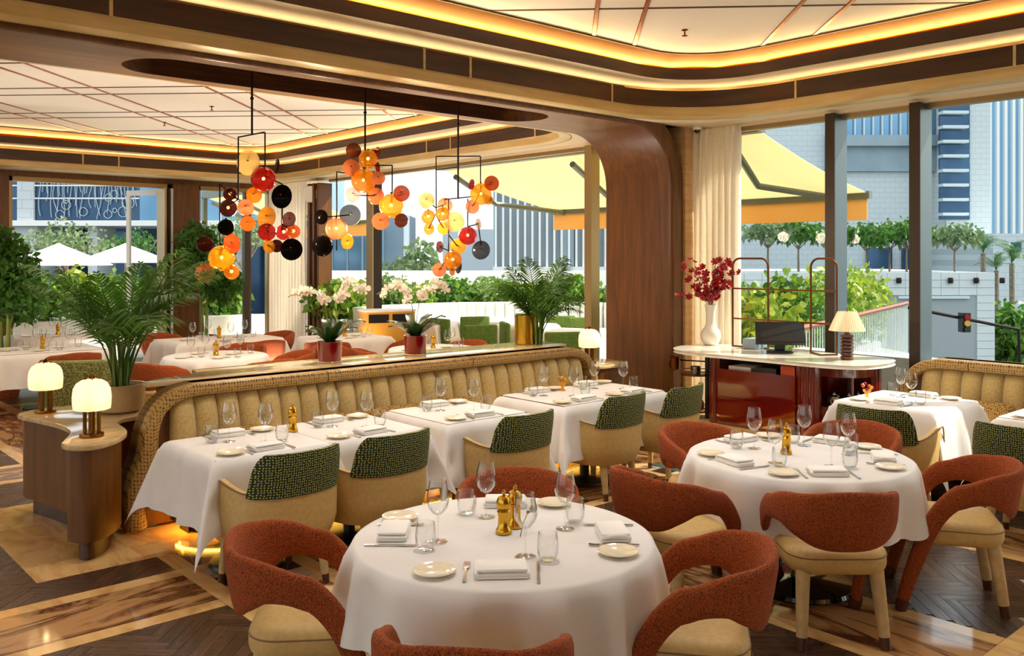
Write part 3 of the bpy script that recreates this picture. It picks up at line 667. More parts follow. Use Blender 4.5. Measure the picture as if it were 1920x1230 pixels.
def make_square_cloth(hx, hy, drop, seed, cut=None):
    rnd = random.Random(seed); N = 46; m = MB(); idx = {}; vs = []; fs = []
    ph = [rnd.uniform(0, 6) for _ in range(4)]; nx = [-(hx+drop)+2*(hx+drop)*i/N for i in range(N+1)]; ny = [-(hy+drop)+2*(hy+drop)*i/N for i in range(N+1)]
    for i, u in enumerate(nx):
        for j, v in enumerate(ny):
            ex, ey = max(abs(u)-hx, 0), max(abs(v)-hy, 0); sx, sy = math.copysign(1, u), math.copysign(1, v)
            bx, by = max(-hx, min(hx, u)), max(-hy, min(hy, v)); z = .752
            if ex == 0 and ey == 0: x, y = u, v
            else:
                rho = math.hypot(ex, ey); th = math.atan2(ey, ex); s2 = math.sin(2*th) if ex > 0 and ey > 0 else 0
                g = .30*s2*rho; fl = .03+.09*rho
                wv = .018*math.sin((u if ey > 0 and ex == 0 else v)*16+ph[0])*min(1, rho/.3)+.012*math.sin((u if ex == 0 else v)*29+ph[1])*min(1, rho/.3)
                cx = math.cos(th) if ex > 0 else 0; cy = math.sin(th) if ey > 0 else 0
                wv *= 1-s2
                x = bx+sx*(cx*(fl*min(1, rho*20)+wv)+g*.75); y = by+sy*(cy*(fl*min(1, rho*20)+wv)+g*.75)
                z = .752-rho*(.97-.06*s2) if rho > .012 else .752-rho*.4
            vs.append((x, y, z))
    W = N+1
    for i in range(N):
        for j in range(N): a = i*W+j; fs.append((a, a+W, a+W+1, a+1))
    return m.add(vs, fs)
def round_table(loc, R, hem, label, clabel, seed, group=None):
    t = thing('round_table', label, 'table', (*loc, 0))
    MB().lathe([(R-.01, .72), (R, .725), (R, .742), (R-.01, .747)], 40).build('tabletop', 'wood', t)
    MB().lathe([(.05, .05), (.045, .1), (.045, .72)], 20).build('column', 'black', t); MB().lathe([(.30, 0), (.31, .01), (.3, .03), (.08, .055), (.05, .06)], 36).build('base', 'black_gloss', t)
    tag(make_round_cloth(R, hem, seed).build('tablecloth', 'cloth', None, 80, (*loc, 0)), clabel, 'tablecloth')
def square_table(loc, hx, hy, drop, label, clabel, seed, rz=0):
    t = thing('square_table', label, 'table', (*loc, 0), rz)
    MB().box(-hx+.005, hx-.005, -hy+.005, hy-.005, .715, .747).build('tabletop', 'wood', t)
    MB().lathe([(.04, .04), (.04, .715)], 16).build('column', 'black', t); MB().lathe([(.22, 0), (.23, .01), (.22, .03), (.05, .05)], 28).build('base', 'black', t)
    o = tag(make_square_cloth(hx, hy, drop, seed).build('tablecloth', 'cloth', None, 70, (*loc, 0)), clabel, 'tablecloth'); o.rotation_euler = (0, 0, rz)
rust0 = make_rust_chair(); green0 = make_green_chair(); used = {}
def chair(proto, x, y, deg, label, group=None):       # deg: heading of the seat front, 0 = +Y, clockwise
    rz = -math.radians(deg)
    if proto.name not in used: used[proto.name] = 1; proto.location = (x, y, 0); proto.rotation_euler = (0, 0, rz); proto['label'] = label; r = proto
    else: r = dup(proto, (x, y, 0), rz, label)
    if group: r['group'] = group
    return r
T1, T2 = (2.42, 2.78), (4.68, 2.77)
round_table(T1, .61, .43, 'round pedestal table under the white cloth closest to the console', 'white round tablecloth closest to the wooden console, four settings on it', 3)
round_table(T2, .62, .43, 'round pedestal table in front of the red lacquer station', 'white round tablecloth in front of the red lacquer station', 5)
gR = 'rust chairs around the two front round tables'
chair(rust0, 1.82, 3.27, 126, 'rust chair on the console side of the front round table, open arms and beige seat', gR)
chair(rust0, 2.86, 2.18, -37, 'rust chair between the two round tables, its curved back towards the camera', gR)
chair(rust0, 2.95, 3.29, 226, 'rust chair behind the front round table, only its arched back rising above the cloth', gR)
chair(rust0, 1.82, 2.23, 48, 'rust chair cut by the bottom edge of the picture, just its back rim showing', gR)
chair(rust0, 4.80, 3.45, 190, 'rust chair behind the second round table, near the green chair by the arch column', gR)
chair(rust0, 3.86, 3.02, 95, 'rust chair facing the second round table with its rounded back to the front table', gR)
chair(rust0, 5.52, 2.92, 263, 'rust chair behind the second round table, before the window-side square table', gR)
chair(rust0, 4.22, 2.34, 41, 'rust chair seen squarely from behind on two beige legs at the second round table', gR)
chair(rust0, 5.14, 2.10, -32, 'rust chair seen side-on, arm sweeping down to the floor by sunlit planks', gR)
# ---- banquette tables and their green armchairs
square_table((2.46, 5.25), .365, .365, .42, 'square table against the banquette, the one next to the wooden console', 'white cloth on the banquette table next to the console, corner hanging low', 11)
square_table((3.19, 5.25), .355, .365, .40, 'square banquette table pushed against its twin beside the console', 'white cloth on the second banquette table counted from the wooden console', 12)
square_table((4.13, 5.27), .375, .375, .44, 'square banquette table standing alone in the middle of the row', 'white cloth on the lone middle banquette table', 13)
square_table((5.5, 5.27), .62, .375, .44, 'long banquette table at the column end of the row', 'white cloth on the long banquette table at the column end', 14)
gG = 'green dotted armchairs along the banquette'
chair(green0, 2.44, 4.84, -4, 'green dotted armchair at the banquette table next to the console', gG)
chair(green0, 3.12, 4.88, -4, 'green dotted armchair at the second banquette table from the console', gG)
chair(green0, 4.2, 4.86, -4, 'green dotted armchair at the lone middle banquette table', gG)
chair(green0, 5.34, 4.97, -6, 'green dotted armchair at the long table, all its legs showing', gG)
chair(green0, 6.08, 4.95, -8, 'green dotted armchair at the far end of the long table by the arch column', gG)
# ---- window-side tables
square_table((7.13, 3.27), .40, .385, .44, 'square table in front of the window banquette', 'white cloth on the square table in front of the window banquette', 15)
square_table((7.3, 2.12), .40, .385, .40, 'square table by the window banquette, cut by the picture edge', 'white cloth on the window banquette table cut by the picture edge', 16)
chair(green0, 6.5, 3.12, 86, 'green dotted armchair at the window table, partly hidden by a rust chair', gG)
chair(green0, 6.52, 2.15, 88, 'green dotted armchair cut by the picture edge at the window banquette', gG)
# ---- banquettes
def banquette(label, L_, loc, rz, segs, nch, glow):
    t = thing('banquette', label, 'banquette', loc, rz)
    lf = [(-.10, .02), (-.125, .2), (-.10, .36), (-.035, .53), (.0, .71), (.07, .85), (.19, .95), (.36, .993)]
    pts = [Vector((x, 0, z)) for x, z in lf]+[Vector((L_-x, 0, z)) for x, z in lf[::-1]]
    path = spline(pts[:8], 6)+spline(pts[8:], 6)
    def rim(seq):
        rs = []
        for i, p in enumerate(seq):
            d = (seq[min(i+1, len(seq)-1)]-seq[max(i-1, 0)]).normalized(); n = Vector((d.z, 0, -d.x))
            kw = 1+.4*max(0, min(1, (.86-p.z)/.3)); rs.append([tuple(p+n*o*kw+Vector((0, y, 0))) for o, y in ((0, .15), (0, -.05), (.01, -.075), (.045, -.085), (.08, -.075), (.09, -.05), (.09, .15))])
        return MB().rings(rs)
    n0 = len(path)//2
    cutsx = [-9]+segs+[99]
    xa, xb, zz = path[n0-1].x, path[n0].x, path[n0-1].z
    dense = path[:n0]+[Vector((x, 0, zz)) for x in sorted([xa+(xb-xa)*k/40 for k in range(1, 40)]+[q for c_ in segs for q in (c_-.0042, c_+.0042)])]+path[n0:]
    for a, c in zip(cutsx, cutsx[1:]):
        seq = [p for p in dense if a+.004 <= p.x <= c-.004] if a > -9 or c < 99 else dense
        if len(seq) > 1: rim(seq).build('rim', 'weave', t, 50)
    inner = [(p.x, p.z) for p in path]
    MB().rings([[(x, .02, z) for x, z in inner], [(x, .14, z) for x, z in inner]]).build('back_panel', 'wood', t, 0)
    x0, x1 = .2, L_-.2; cw = (x1-x0)/nch; ch = MB(); rows = []
    for k in range(11):
        z = .40+.51*k/10; f = math.sqrt(max(0, 1-max(0, (k-7.5)/2.7)**2)); yb = -.11+.10*k/10
        rows.append([(-cw/2*.985+cw*.985*i/8, yb+.10-(.10+.045*math.sin(PI*i/8)**.6)*(.25+.75*f), z+(.012*math.sin(PI*i/8) if k > 8 else 0)) for i in range(9)]+[(cw/2*.985, .1, z), (-cw/2*.985, .1, z)])
    ch.rings(rows); me = ch.mesh('channel', 'velvet', 60)
    for i in range(nch): obj('channel', me, t, (x0+cw*(i+.5), 0, 0))
    ys = -.62
    def plan2(i_): return [(x, y) for x, y in rrect(.06+i_, L_-.06-i_, ys+i_, .06, .34 if i_ < .3 else .2, 8)]
    pl = [p for p in plan2(0)]
    MB().prism(plan2(0), .30, .465, .05).build('seat', 'velvet', t, 50)
    MB().prism(plan2(.05), .11, .30).build('base', 'wood', t, 50)
    MB().prism(plan2(.16), 0, .11).build('toe_kick', 'dark_metal', t, 50)
    if glow: MB().tube([(x, y, .1) for x, y in plan2(.12)], .008, 6, closed=True).build('led_strip', glow, t, 0)
    return t
M('led', 'ffd27a', emit=22, emitc='ffc04a')
banquette('long cream channel-back banquette with woven rim under the wooden beam', 4.55, (2.2, 6.35, 0), 0, [1.42, 2.9], 25, 'led')
banquette('short cream channel-back banquette with woven rim against the window wall', 5.2, (8.2, 3.8, 0), -PI/2, [.62], 28, None)
def pillow(loc, rx, rz, hw, hh, label):
    rows = []
    for k in range(9):
        f = -1+2*k/8; r = []
        for j in range(24):
            a = 2*PI*j/24; c, s_ = math.cos(a), math.sin(a); x = hw*math.copysign(abs(c)**.22, c); z = hh*math.copysign(abs(s_)**.22, s_)
            q = (1-abs(f)**3)**.5 if abs(f) < 1 else .0; e = .3+.7*q; r.append((x*e if 0 else x*(.72+.28*q), .06*f, z*(.55+.45*q)))
        rows.append(r)
    o = MB().rings(rows).build('cushion', 'pillow', None, 70, loc); o.rotation_euler = (rx, 0, rz); tag(o, label, 'cushion', 'woven cushions on the banquettes')
for x, y, hw, lb in ((2.76, 6.06, .2, 'woven gold and brown cushion behind the console-end banquette table'), (3.60, 6.06, .22, 'woven cushion half hidden behind the second banquette table'), (4.12, 6.06, .27, 'woven cushion on the banquette left of the lone middle table'), (4.72, 6.06, .2, 'woven cushion between the middle table and the long table'), (6.3, 6.06, .2, 'woven cushion near the column end of the banquette')):
    pillow((x, y, .57), -.25, 0, hw, .125, lb)
pillow((7.92, 3.0, .57), -.25, -PI/2, .26, .125, 'woven cushion on the window banquette')
# ---- ledge behind the banquette
lt = thing('marble_ledge', 'long polished marble ledge on a timber back, running behind the banquette', 'ledge')
notch = [Vector(p) for p in spline([(2.84, 7.06), (2.80, 6.86), (2.62, 6.74), (2.42, 6.68), (2.29, 6.58)], 5)]
MB().prism([(2.29, 6.505), (6.30, 6.505), (6.58, 6.56), (6.62, 6.8), (6.56, 7.06)]+[(p.x, p.y) for p in notch], .965, 1.0, .008).build('top', 'ledge_marble', lt, 40)
MB().prism([(2.36, 6.515), (6.28, 6.515), (6.5, 6.6), (6.5, 7.0), (2.92, 7.0), (2.86, 6.82), (2.6, 6.7)], 0, .965).build('body', 'wood', lt, 30)
# ---- curved console
top = [(1.66, 7.38), (1.71, 7.07), (1.76, 6.80), (1.775, 6.58), (1.74, 6.36), (1.64, 6.13), (1.60, 6.02), (1.635, 5.90), (1.74, 5.845), (1.87, 5.91), (1.98, 6.04), (2.06, 6.22), (2.13, 6.62), (2.36, 6.74), (2.5, 6.95), (2.46, 7.3), (2.2, 7.5), (1.85, 7.52)]
top = [(p.x, p.y) for p in spline(top, 4, True)]
ct = thing('side_console', 'wavy walnut side console with a cream marble top carrying two lit lamps', 'console')
MB().prism(top, .705, .74, .008).build('top', 'ledge_marble', ct, 40); MB().prism(inset(top, .035), .13, .705).build('body', 'wood', ct, 40); MB().prism(inset(top, .10), 0, .13).build('toe_kick', 'wood_dark', ct, 40)
ct2 = thing('side_console', 'low walnut side cabinet with a pale top between the banquette end and the arch column', 'console')
tp2 = rrect(6.84, 7.5, 6.42, 7.1, .2); MB().prism(tp2, .715, .75, .008).build('top', 'ledge_marble', ct2, 40); MB().prism(inset(tp2, .03), .1, .715).build('body', 'wood', ct2, 40); MB().prism(inset(tp2, .08), 0, .1).build('toe_kick', 'wood_dark', ct2, 40)
# ---- lobed opal lamps
def make_lamp():
    t = thing('table_lamp', '', 'lamp')
    MB().lathe([(.072, 0), (.075, .006), (.072, .022), (.06, .026)], 28).build('base', 'brass', t)
    for k in range(4): a = PI/4+k*PI/2; MB().tube([(  .042*math.cos(a), .042*math.sin(a), .02), (.042*math.cos(a), .042*math.sin(a), .25)], .0125, 10).build('post', 'brass', t)
    n = 64; rows = []
    for r, z in ((.10, .175), (.113, .18), (.117, .215), (.118, .26), (.112, .31), (.095, .343), (.065, .364), (.03, .372), (.012, .374)):
        rows.append([(r*(1-.035*abs(math.cos(6*2*PI*j/n))**6)*math.cos(2*PI*j/n), r*(1-.035*abs(math.cos(6*2*PI*j/n))**6)*math.sin(2*PI*j/n), z) for j in range(n)])
    MB().rings(rows, False, True).build('shade', 'opal', t, 50)
    fn = MB().lathe([(.012, .37), (.02, .376), (.006, .384), (.012, .394), (.003, .404)], 12).build('finial', 'brass', t)
    for k in range(6): a = k*PI/3; MB().tube([(.01*math.cos(a), .01*math.sin(a), .385), (.032*math.cos(a), .032*math.sin(a), .392), (.048*math.cos(a), .048*math.sin(a), .372)], .004, 5).build('prong', 'brass', fn)
    return t
lamp0 = make_lamp(); lamp0.location = (1.83, 7.3, .74); tag(lamp0, 'lit opal dome lamp with brass posts at the rear of the wavy console', 'lamp', 'lit opal dome lamps')
dup(lamp0, (1.81, 6.13, .74), .3, 'lit opal dome lamp with brass posts on the front lobe of the wavy console')
dup(lamp0, (7.05, 6.68, .75), .5, 'lit opal dome lamp beside the arch column at the banquette end')
for (x, y, z) in ((1.83, 7.3, .98), (1.81, 6.13, .98), (7.05, 6.68, .99)):
    l = bpy.data.lights.new('lamp_bulb', 'POINT'); l.energy = 1.5; l.color = (1, .72, .38); l.shadow_soft_size = .05; o = bpy.data.objects.new('lamp_bulb', l); C.objects.link(o); o.location = (x, y, z)
# ------------------------------------------------------------------ chandeliers
GC = dict(cream=('e8cf8e', .55), red=('a81405', .5), maroon=('4a1208', .75), black=('1a1310', .93), amber=('d58a14', .5), peach=('e79b66', .6), orange=('d86a1c', .55), gold=('dfa426', .5), yellow=('f0b51e', .55),
          rose=('8c4436', .4), brown=('8c4416', .6), clear=('e8c8b0', .2), smoke=('5c5f66', .6))
for k_, (h_, f_) in GC.items():
    c_ = L(h_); tn = tuple(.35+.65*v for v in c_[:3])+(1,)
    glassmat('cg_'+k_, tn if k_ != 'black' else (.1, .08, .07, 1), boost=1.4, body=c_, bodyfac=f_); glassmat('gg_'+k_, tn if k_ != 'black' else (.1, .08, .07, 1), boost=1.4, body=c_, bodyfac=f_, emit=0 if k_ in ('black', 'maroon') else .10)
M('filament', 'fff0c0', emit=14, emitc='ffcf78')
CH = [
(3.3,6.95,[(-0.038,2.681,0.106,'d','cream'),(0.095,2.542,0.103,'g','red'),(0.216,2.649,0.058,'d','maroon'),(0.247,2.399,0.099,'d','black'),(-0.183,2.42,0.057,'g','maroon'),(-0.186,2.301,0.072,'g','maroon'),(0.007,2.413,0.067,'d','amber'),(-0.026,2.305,0.067,'d','peach'),(-0.041,2.177,0.063,'d','orange'),(-0.198,2.144,0.067,'g','black'),(0.131,2.226,0.09,'d','gold'),(0.144,2.103,0.072,'d','red'),(0.238,2.107,0.067,'g','red'),(0.339,2.111,0.058,'g','orange'),(0.324,2.208,0.063,'d','rose'),(0.141,1.988,0.058,'d','gold'),(0.194,1.992,0.054,'d','maroon'),(0.352,1.962,0.09,'d','black'),(-0.363,2.006,0.063,'d','maroon'),(-0.251,1.891,0.106,'g','yellow'),(-0.15,2.01,0.083,'d','orange'),(-0.37,1.77,0.085,'d','peach'),(-0.167,1.777,0.063,'g','amber')],[(-0.115,2.887,-0.115,2.371),(0.106,2.931,0.106,2.569),(-0.264,2.503,-0.264,1.953),(0.247,2.503,0.247,2.12),(-0.115,2.371,-0.264,2.503),(0.106,2.569,0.247,2.503),(-0.115,2.887,0.106,2.931),(-0.264,2.283,-0.115,2.371),(0.247,2.173,0.339,2.111),(-0.264,1.953,-0.15,2.01),(-0.115,2.283,-0.026,2.305),(-0.366,2.006,-0.264,1.953),(-0.264,1.953,-0.264,1.799),(-0.37,1.821,-0.264,1.865),(-0.264,1.821,-0.167,1.777)],2.913),
(4.39,6.95,[(-0.092,2.857,0.069,'d','brown'),(0.109,2.847,0.054,'d','red'),(0.027,2.787,0.084,'g','amber'),(0.101,2.722,0.049,'d','red'),(-0.113,2.702,0.079,'d','peach'),(-0.014,2.592,0.111,'g','amber'),(0.139,2.606,0.059,'d','peach'),(-0.103,2.463,0.069,'d','clear'),(0.086,2.457,0.079,'d','peach'),(0.237,2.364,0.111,'g','yellow'),(0.343,2.47,0.074,'d','orange'),(0.153,2.221,0.079,'d','peach'),(0.333,2.229,0.064,'d','brown'),(-0.377,2.258,0.067,'d','black'),(-0.14,2.282,0.096,'d','smoke'),(-0.261,2.156,0.099,'g','peach'),(-0.387,2.001,0.096,'g','black'),(-0.164,2.04,0.069,'d','gold')],[(-0.256,2.673,-0.256,2.175),(0.246,2.731,0.246,2.393),(0.0,2.731,0.246,2.731),(-0.256,2.673,0.0,2.635),(-0.256,2.103,-0.256,1.958),(-0.377,2.258,-0.14,2.282),(-0.387,2.055,-0.256,2.103),(0.237,2.441,0.343,2.47),(0.237,2.296,0.15,2.224),(0.237,2.296,0.333,2.229),(-0.106,2.461,0.087,2.456)],2.586),
(5.46,6.95,[(-0.307,2.454,0.08,'d','cream'),(-0.137,2.415,0.075,'d','peach'),(-0.3,2.299,0.07,'g','amber'),(-0.147,2.321,0.07,'g','amber'),(-0.289,2.179,0.059,'d','amber'),(-0.142,2.184,0.064,'d','gold'),(-0.028,2.243,0.097,'d','cream'),(0.095,2.11,0.091,'g','red'),(0.202,2.223,0.054,'d','clear'),(0.226,1.968,0.094,'d','smoke'),(0.224,2.52,0.107,'g','yellow'),(0.333,2.62,0.075,'d','orange'),(0.135,2.61,0.054,'d','red'),(0.142,2.396,0.07,'d','peach'),(0.3,2.462,0.048,'d','gold'),(-0.006,2.005,0.08,'d','gold'),(-0.053,1.871,0.091,'g','amber'),(-0.179,2.0,0.059,'d','rose'),(-0.186,1.774,0.07,'d','peach'),(0.005,1.795,0.059,'d','smoke'),(-0.058,1.763,0.048,'d','gold')],[(-0.216,2.893,0.221,2.893),(-0.216,2.893,-0.216,2.331),(0.221,2.893,0.221,2.541),(-0.216,2.762,0.0,2.788),(-0.137,2.468,0.179,2.499),(0.095,2.478,0.095,2.147),(-0.095,2.468,-0.095,1.911),(-0.216,2.384,-0.31,2.457),(-0.216,2.384,-0.137,2.415),(0.095,2.2,0.2,2.226),(0.2,2.226,0.226,2.016),(-0.095,2.121,-0.005,2.005),(-0.179,2.0,-0.095,1.963),(-0.095,1.911,-0.184,1.774),(-0.095,1.911,0.005,1.805),(0.221,2.594,0.331,2.62),(0.221,2.541,0.142,2.399),(-0.216,2.331,-0.289,2.179),(-0.216,2.305,-0.142,2.184)],2.473),
]
names = ('cluster pendant of coloured glass discs closest to the console, red globe on top', 'cluster pendant of coloured glass discs hanging in the middle, above the two red flower pots', 'cluster pendant of coloured glass discs hanging closest to the arch column, with a grey disc')
for ci, (cx, cy, P_, R_, zb) in enumerate(CH):
    t = thing('chandelier', names[ci], 'chandelier', (cx, cy, 0), -ANG, 'coloured glass pendants in the beam recess'); rnd = random.Random(20+ci)
    MB().lathe([(.05, 3.63), (.05, 3.66)], 16).build('ceiling_plate', 'dark_metal', t)
    MB().tube([(0, 0, 3.64), (0, 0, zb)], .009, 8).build('rod', 'dark_metal', t)
    MB().lathe([(.014, 3.2), (.016, 3.21), (.014, 3.22)], 10).build('rod_joint', 'dark_metal', t)
    for i, (x0, z0, x1, z1) in enumerate(R_):
        MB().tube([(x0, rnd.uniform(-.01, .01), z0), (x1, rnd.uniform(-.01, .01), z1)], .0065, 6).build('frame_bar', 'dark_metal', t)
    for i, (x, z, r, k, col) in enumerate(P_):
        y = rnd.choice((-.09, -.05, .03, .08, .0))+rnd.uniform(-.02, .02)
        if k == 'g':
            y = 0 if r > .08 else y
            g = MB().sphere((x, y, z), r, 24, 14).build('globe', 'gg_'+col, t, 60)
            MB().tube([(x, y, z+r*1.12), (x, y, z+r*.25)], .008, 8).build('stem', 'dark_metal', g)
            if col not in ('black',): MB().sphere((x, y, z+.005), .014, 10, 6).build('bulb', 'filament', g)
        else:
            yaw = rnd.uniform(-.5, .5)
            if r < .062 and rnd.random() < .3: yaw = rnd.choice((-1.05, 1.05))
            g = MB().disc((x, y, z), (math.sin(yaw), -math.cos(yaw), rnd.uniform(-.15, .15)), r, .01).build('disc', 'cg_'+col, t, 50)
            yy = -.05 if y < 0 else .05
            MB().tube([(x, y-.03, z+r*.15), (x, y+.04, z+r*.15)], .006, 6).build('pin', 'brass', g); MB().tube([(x, y+.02, z+r*.15), (x*.85, 0, z+r*.15)], .004, 5).build('arm', 'dark_metal', g)
    lg = bpy.data.lights.new('pendant_glow', 'POINT'); lg.energy = 46; lg.color = (1, .82, .6); lg.shadow_soft_size = .08; o = bpy.data.objects.new('pendant_glow', lg); C.objects.link(o); o.location = (cx+.1, cy+.34, 2.2)
# ------------------------------------------------------------------ table settings
def me_plate():
    return MB().lathe([(.0, .004), (.04, .004), (.045, .0), (.05, .004), (.056, .008), (.078, .014), (.08, .016), (.078, .018), (.056, .013), (.05, .01), (.001, .009)][1:], 32)
plate_m = me_plate().mesh('bread_plate', 'plate', 50)
def me_fork():
    m = MB(); 
    m.rings([[(-w_, y, z-.001), (w_, y, z-.001), (w_, y, z+.0015), (-w_, y, z+.0015)] for y, w_, z in ((-.1, .006, .004), (-.06, .0055, .005), (.0, .003, .007), (.03, .004, .006), (.045, .011, .004), (.06, .012, .004))])
    for k in range(4): x = -.0095+.0063*k; m.rings([[(x-.0017, y, z-.001), (x+.0017, y, z-.001), (x+.0017, y, z+.001), (x-.0017, y, z+.001)] for y, z in ((.058, .004), (.08, .004), (.1, .007))])
    return m
def me_knife():
    return MB().rings([[(a, y, .002), (b_, y, .002), (b_, y, .006), (a, y, .006)] for y, a, b_ in ((-.105, -.005, .005), (-.07, -.006, .006), (-.005, -.004, .004), (.0, -.004, .006), (.06, -.004, .009), (.09, -.004, .007), (.108, -.003, -.001))])
fork_m = me_fork().mesh('fork', 'steel', 40); knife_m = me_knife().mesh('knife', 'steel', 40)
def make_napkin():
    t = thing('napkin', '', 'napkin')
    for k, (dx, s_) in enumerate(((.0, 1), (.004, .99), (-.003, .97))):
        z = .001+.0075*k; MB().rings([[(x*s_+dx, y*s_, z_*1.35+(.004 if k == 2 and abs(x) > .07 else 0)) for x, y in rrect(-.095+i_, .095-i_, -.06+i_, .06-i_, .008, 3)] for i_, z_ in ((.002, z), (0, z+.002), (0, z+.0055), (.003, z+.0075))]).build('fold', 'napkin', t, 60)
    MB().tube([(-.094, y, .016+.012*math.cos(y*26)) for y in (-.06, -.03, 0, .03, .06)], .009, 8).build('rolled_edge', 'napkin', t, 60)
    return t
def make_wine():
    t = thing('wine_glass', '', 'wine glass'); t.scale = (1.08, 1.08, 1.08)
    MB().lathe([(.004, .098), (.02, .106), (.036, .128), (.0425, .15), (.04, .18), (.033, .215), (.032, .226), (.031, .226), (.032, .213), (.0385, .18), (.041, .15), (.0345, .13), (.019, .109), (.004, .103)], 28, cap0=False, cap1=False).build('bowl', 'glass', t, 60)
    MB().lathe([(.0045, .004), (.0038, .02), (.0035, .06), (.0045, .102)], 10).build('stem', 'glass', t, 60)
    MB().lathe([(.036, .0), (.0365, .0015), (.03, .003), (.01, .005), (.0045, .01)], 28).build('foot', 'glass', t, 60)
    return t
tumb_m = MB().lathe([(.022, 0), (.03, .004), (.039, .03), (.041, .055), (.0385, .09), (.036, .108), (.0345, .108), (.037, .09), (.0395, .055), (.0375, .032), (.028, .009), (.001, .007)], 28, cap1=False).mesh('tumbler', 'glass', 60)
def make_mill():
    t = thing('pepper_mill', '', 'pepper mill'); t.scale = (1.3, 1.3, 1.4)
    MB().lathe([(.024, 0), (.026, .004), (.024, .014), (.019, .022), (.018, .05), (.022, .066), (.018, .072)], 24).build('body', 'bright_brass', t, 40)
    MB().lathe([(.016, .072), (.023, .08), (.0235, .094), (.018, .108), (.008, .113)], 24).build('head', 'bright_brass', t, 40); MB().lathe([(.003, .113), (.007, .118), (.007, .124), (.002, .13)], 14).build('knob', 'bright_brass', t, 40)
    return t
nap0, wine0, mill0 = make_napkin(), make_wine(), make_mill(); first = set()
def put(proto, loc, rz, label, group):
    if proto.name in first: return dup(proto, loc, rz, label, group)
    first.add(proto.name); proto.location = loc; proto.rotation_euler = (0, 0, rz); proto['label'] = label; proto['group'] = group; return proto
def put1(name, me, loc, rz, label, cat, group): return tag(obj(name, me, None, loc, rz), label, cat, group)
ZT = .7535
def setting(cx, cy, deg, rr, seat, table, n=0, z=ZT, full=True, plate_far=True):
    # deg: bearing of the seat from the table centre; sitter faces the centre
    rnd = random.Random(int(cx*100+cy*37+deg)); a = math.radians(deg); o = Vector((math.sin(a), math.cos(a))); R_ = Vector((-o.y, o.x)) if 0 else Vector((-math.cos(a), math.sin(a)))   # sitter's right-hand side
    c = Vector((cx, cy)); rz = PI-a
    def at(r, s_): p = c+o*(rr+r)+R_*s_; return (p.x+rnd.uniform(-.008, .008), p.y+rnd.uniform(-.008, .008), z)
    sfx = 'at the %s setting of the %s' % (seat, table) if seat else 'on the %s' % table
    put(nap0, at(0, 0), rz+rnd.uniform(-.08, .08), 'folded white napkin '+sfx, 'folded napkins')
    put1('bread_plate', plate_m, at(.0, -.235), 0, 'cream bread plate '+sfx, 'plate', 'bread plates')
    if full:
        put1('fork', fork_m, at(-.01, -.135), rz, 'steel fork '+sfx, 'fork', 'forks'); put1('knife', knife_m, at(-.01, .135), rz, 'steel knife '+sfx, 'knife', 'knives')
    put(wine0, at(-.19, .085), 0, 'clear wine glass '+sfx, 'wine glasses'); put1('tumbler', tumb_m, at(-.15, .175), 0, 'clear stemless tumbler '+sfx, 'tumbler', 'tumblers')
for deg, st in ((222, 'camera-side'), (132, 'window-side'), (312, 'console-side'), (42, 'banquette-side')): setting(*T1, deg, .45, st, 'front round table')
for deg, st in ((221, 'camera-side'), (146, 'window-side'), (83, 'window-corner'), (12, 'station-side'), (285, 'aisle-side')): setting(*T2, deg, .46, st, 'station-front round table')
for cx, cy, hy, tb in ((2.46, 5.25, .27, 'console-end banquette table'), (3.19, 5.25, .27, 'second banquette table'), (4.13, 5.27, .28, 'lone middle banquette table')):
    setting(cx, cy, 180, hy, 'chair-side', tb); setting(cx, cy, 0, hy, 'bench-side', tb)
for dx, e in ((-.3, 'console-end'), (.3, 'column-end')):
    setting(5.5+dx, 5.27, 180, .28, e+' chair-side', 'long banquette table'); setting(5.5+dx, 5.27, 0, .28, e+' bench-side', 'long banquette table')
setting(7.13, 3.27, 270, .29, 'chair-side', 'window table'); setting(7.13, 3.27, 90, .29, 'bench-side', 'window table'); setting(7.3, 2.12, 270, .29, 'chair-side', 'edge-cut window table')
for x, y, lb in ((2.44, 2.80, 'brass pepper mill at the centre of the front round table'), (2.53, 2.83, 'second brass mill beside the pepper mill on the front round table'), (4.66, 2.84, 'brass pepper mill at the centre of the station-front round table'), (2.83, 5.36, 'brass mill where the two console-end banquette tables meet')):
    put(mill0, (x, y, ZT), 0, lb, 'brass mills'); 
bud = thing('dried_flower', 'single dried red bud on a thin stem leaning beside the brass mills', 'flower', (2.46, 2.72, ZT))
MB().tube([(0, 0, 0), (.02, .005, .05), (.05, .01, .085)], .002, 5).build('stem', 'stem', bud); MB().sphere((.052, .01, .089), .007, 8, 6).build('bud', 'petal_red', bud)
def trinket(loc, label, cols):
    t = thing('glass_posy_vase', label, 'vase', loc)
    MB().lathe([(.025, 0), (.027, .004), (.01, .02), (.012, .035), (.03, .055), (.034, .07), (.03, .072), (.01, .05)], 18).build('bowl', 'amber_glass', t)
    rnd = random.Random(int(loc[0]*50))
    for k in range(7):
        a = k*2*PI/7; p = (.035*math.cos(a), .035*math.sin(a), .085+rnd.uniform(-.01, .04)); MB().sphere(p, rnd.uniform(.012, .018), 9, 6).build('blossom', cols[k % len(cols)], t)
trinket((5.42, 5.45, ZT), 'amber glass posy vase with gold blossoms on the long banquette table', ['gold', 'yellow_wood', 'gold'])
trinket((6.98, 3.52, ZT), 'amber glass vase of orange and red blossoms on the window table', ['orange', 'petal_red', 'bright_brass'])
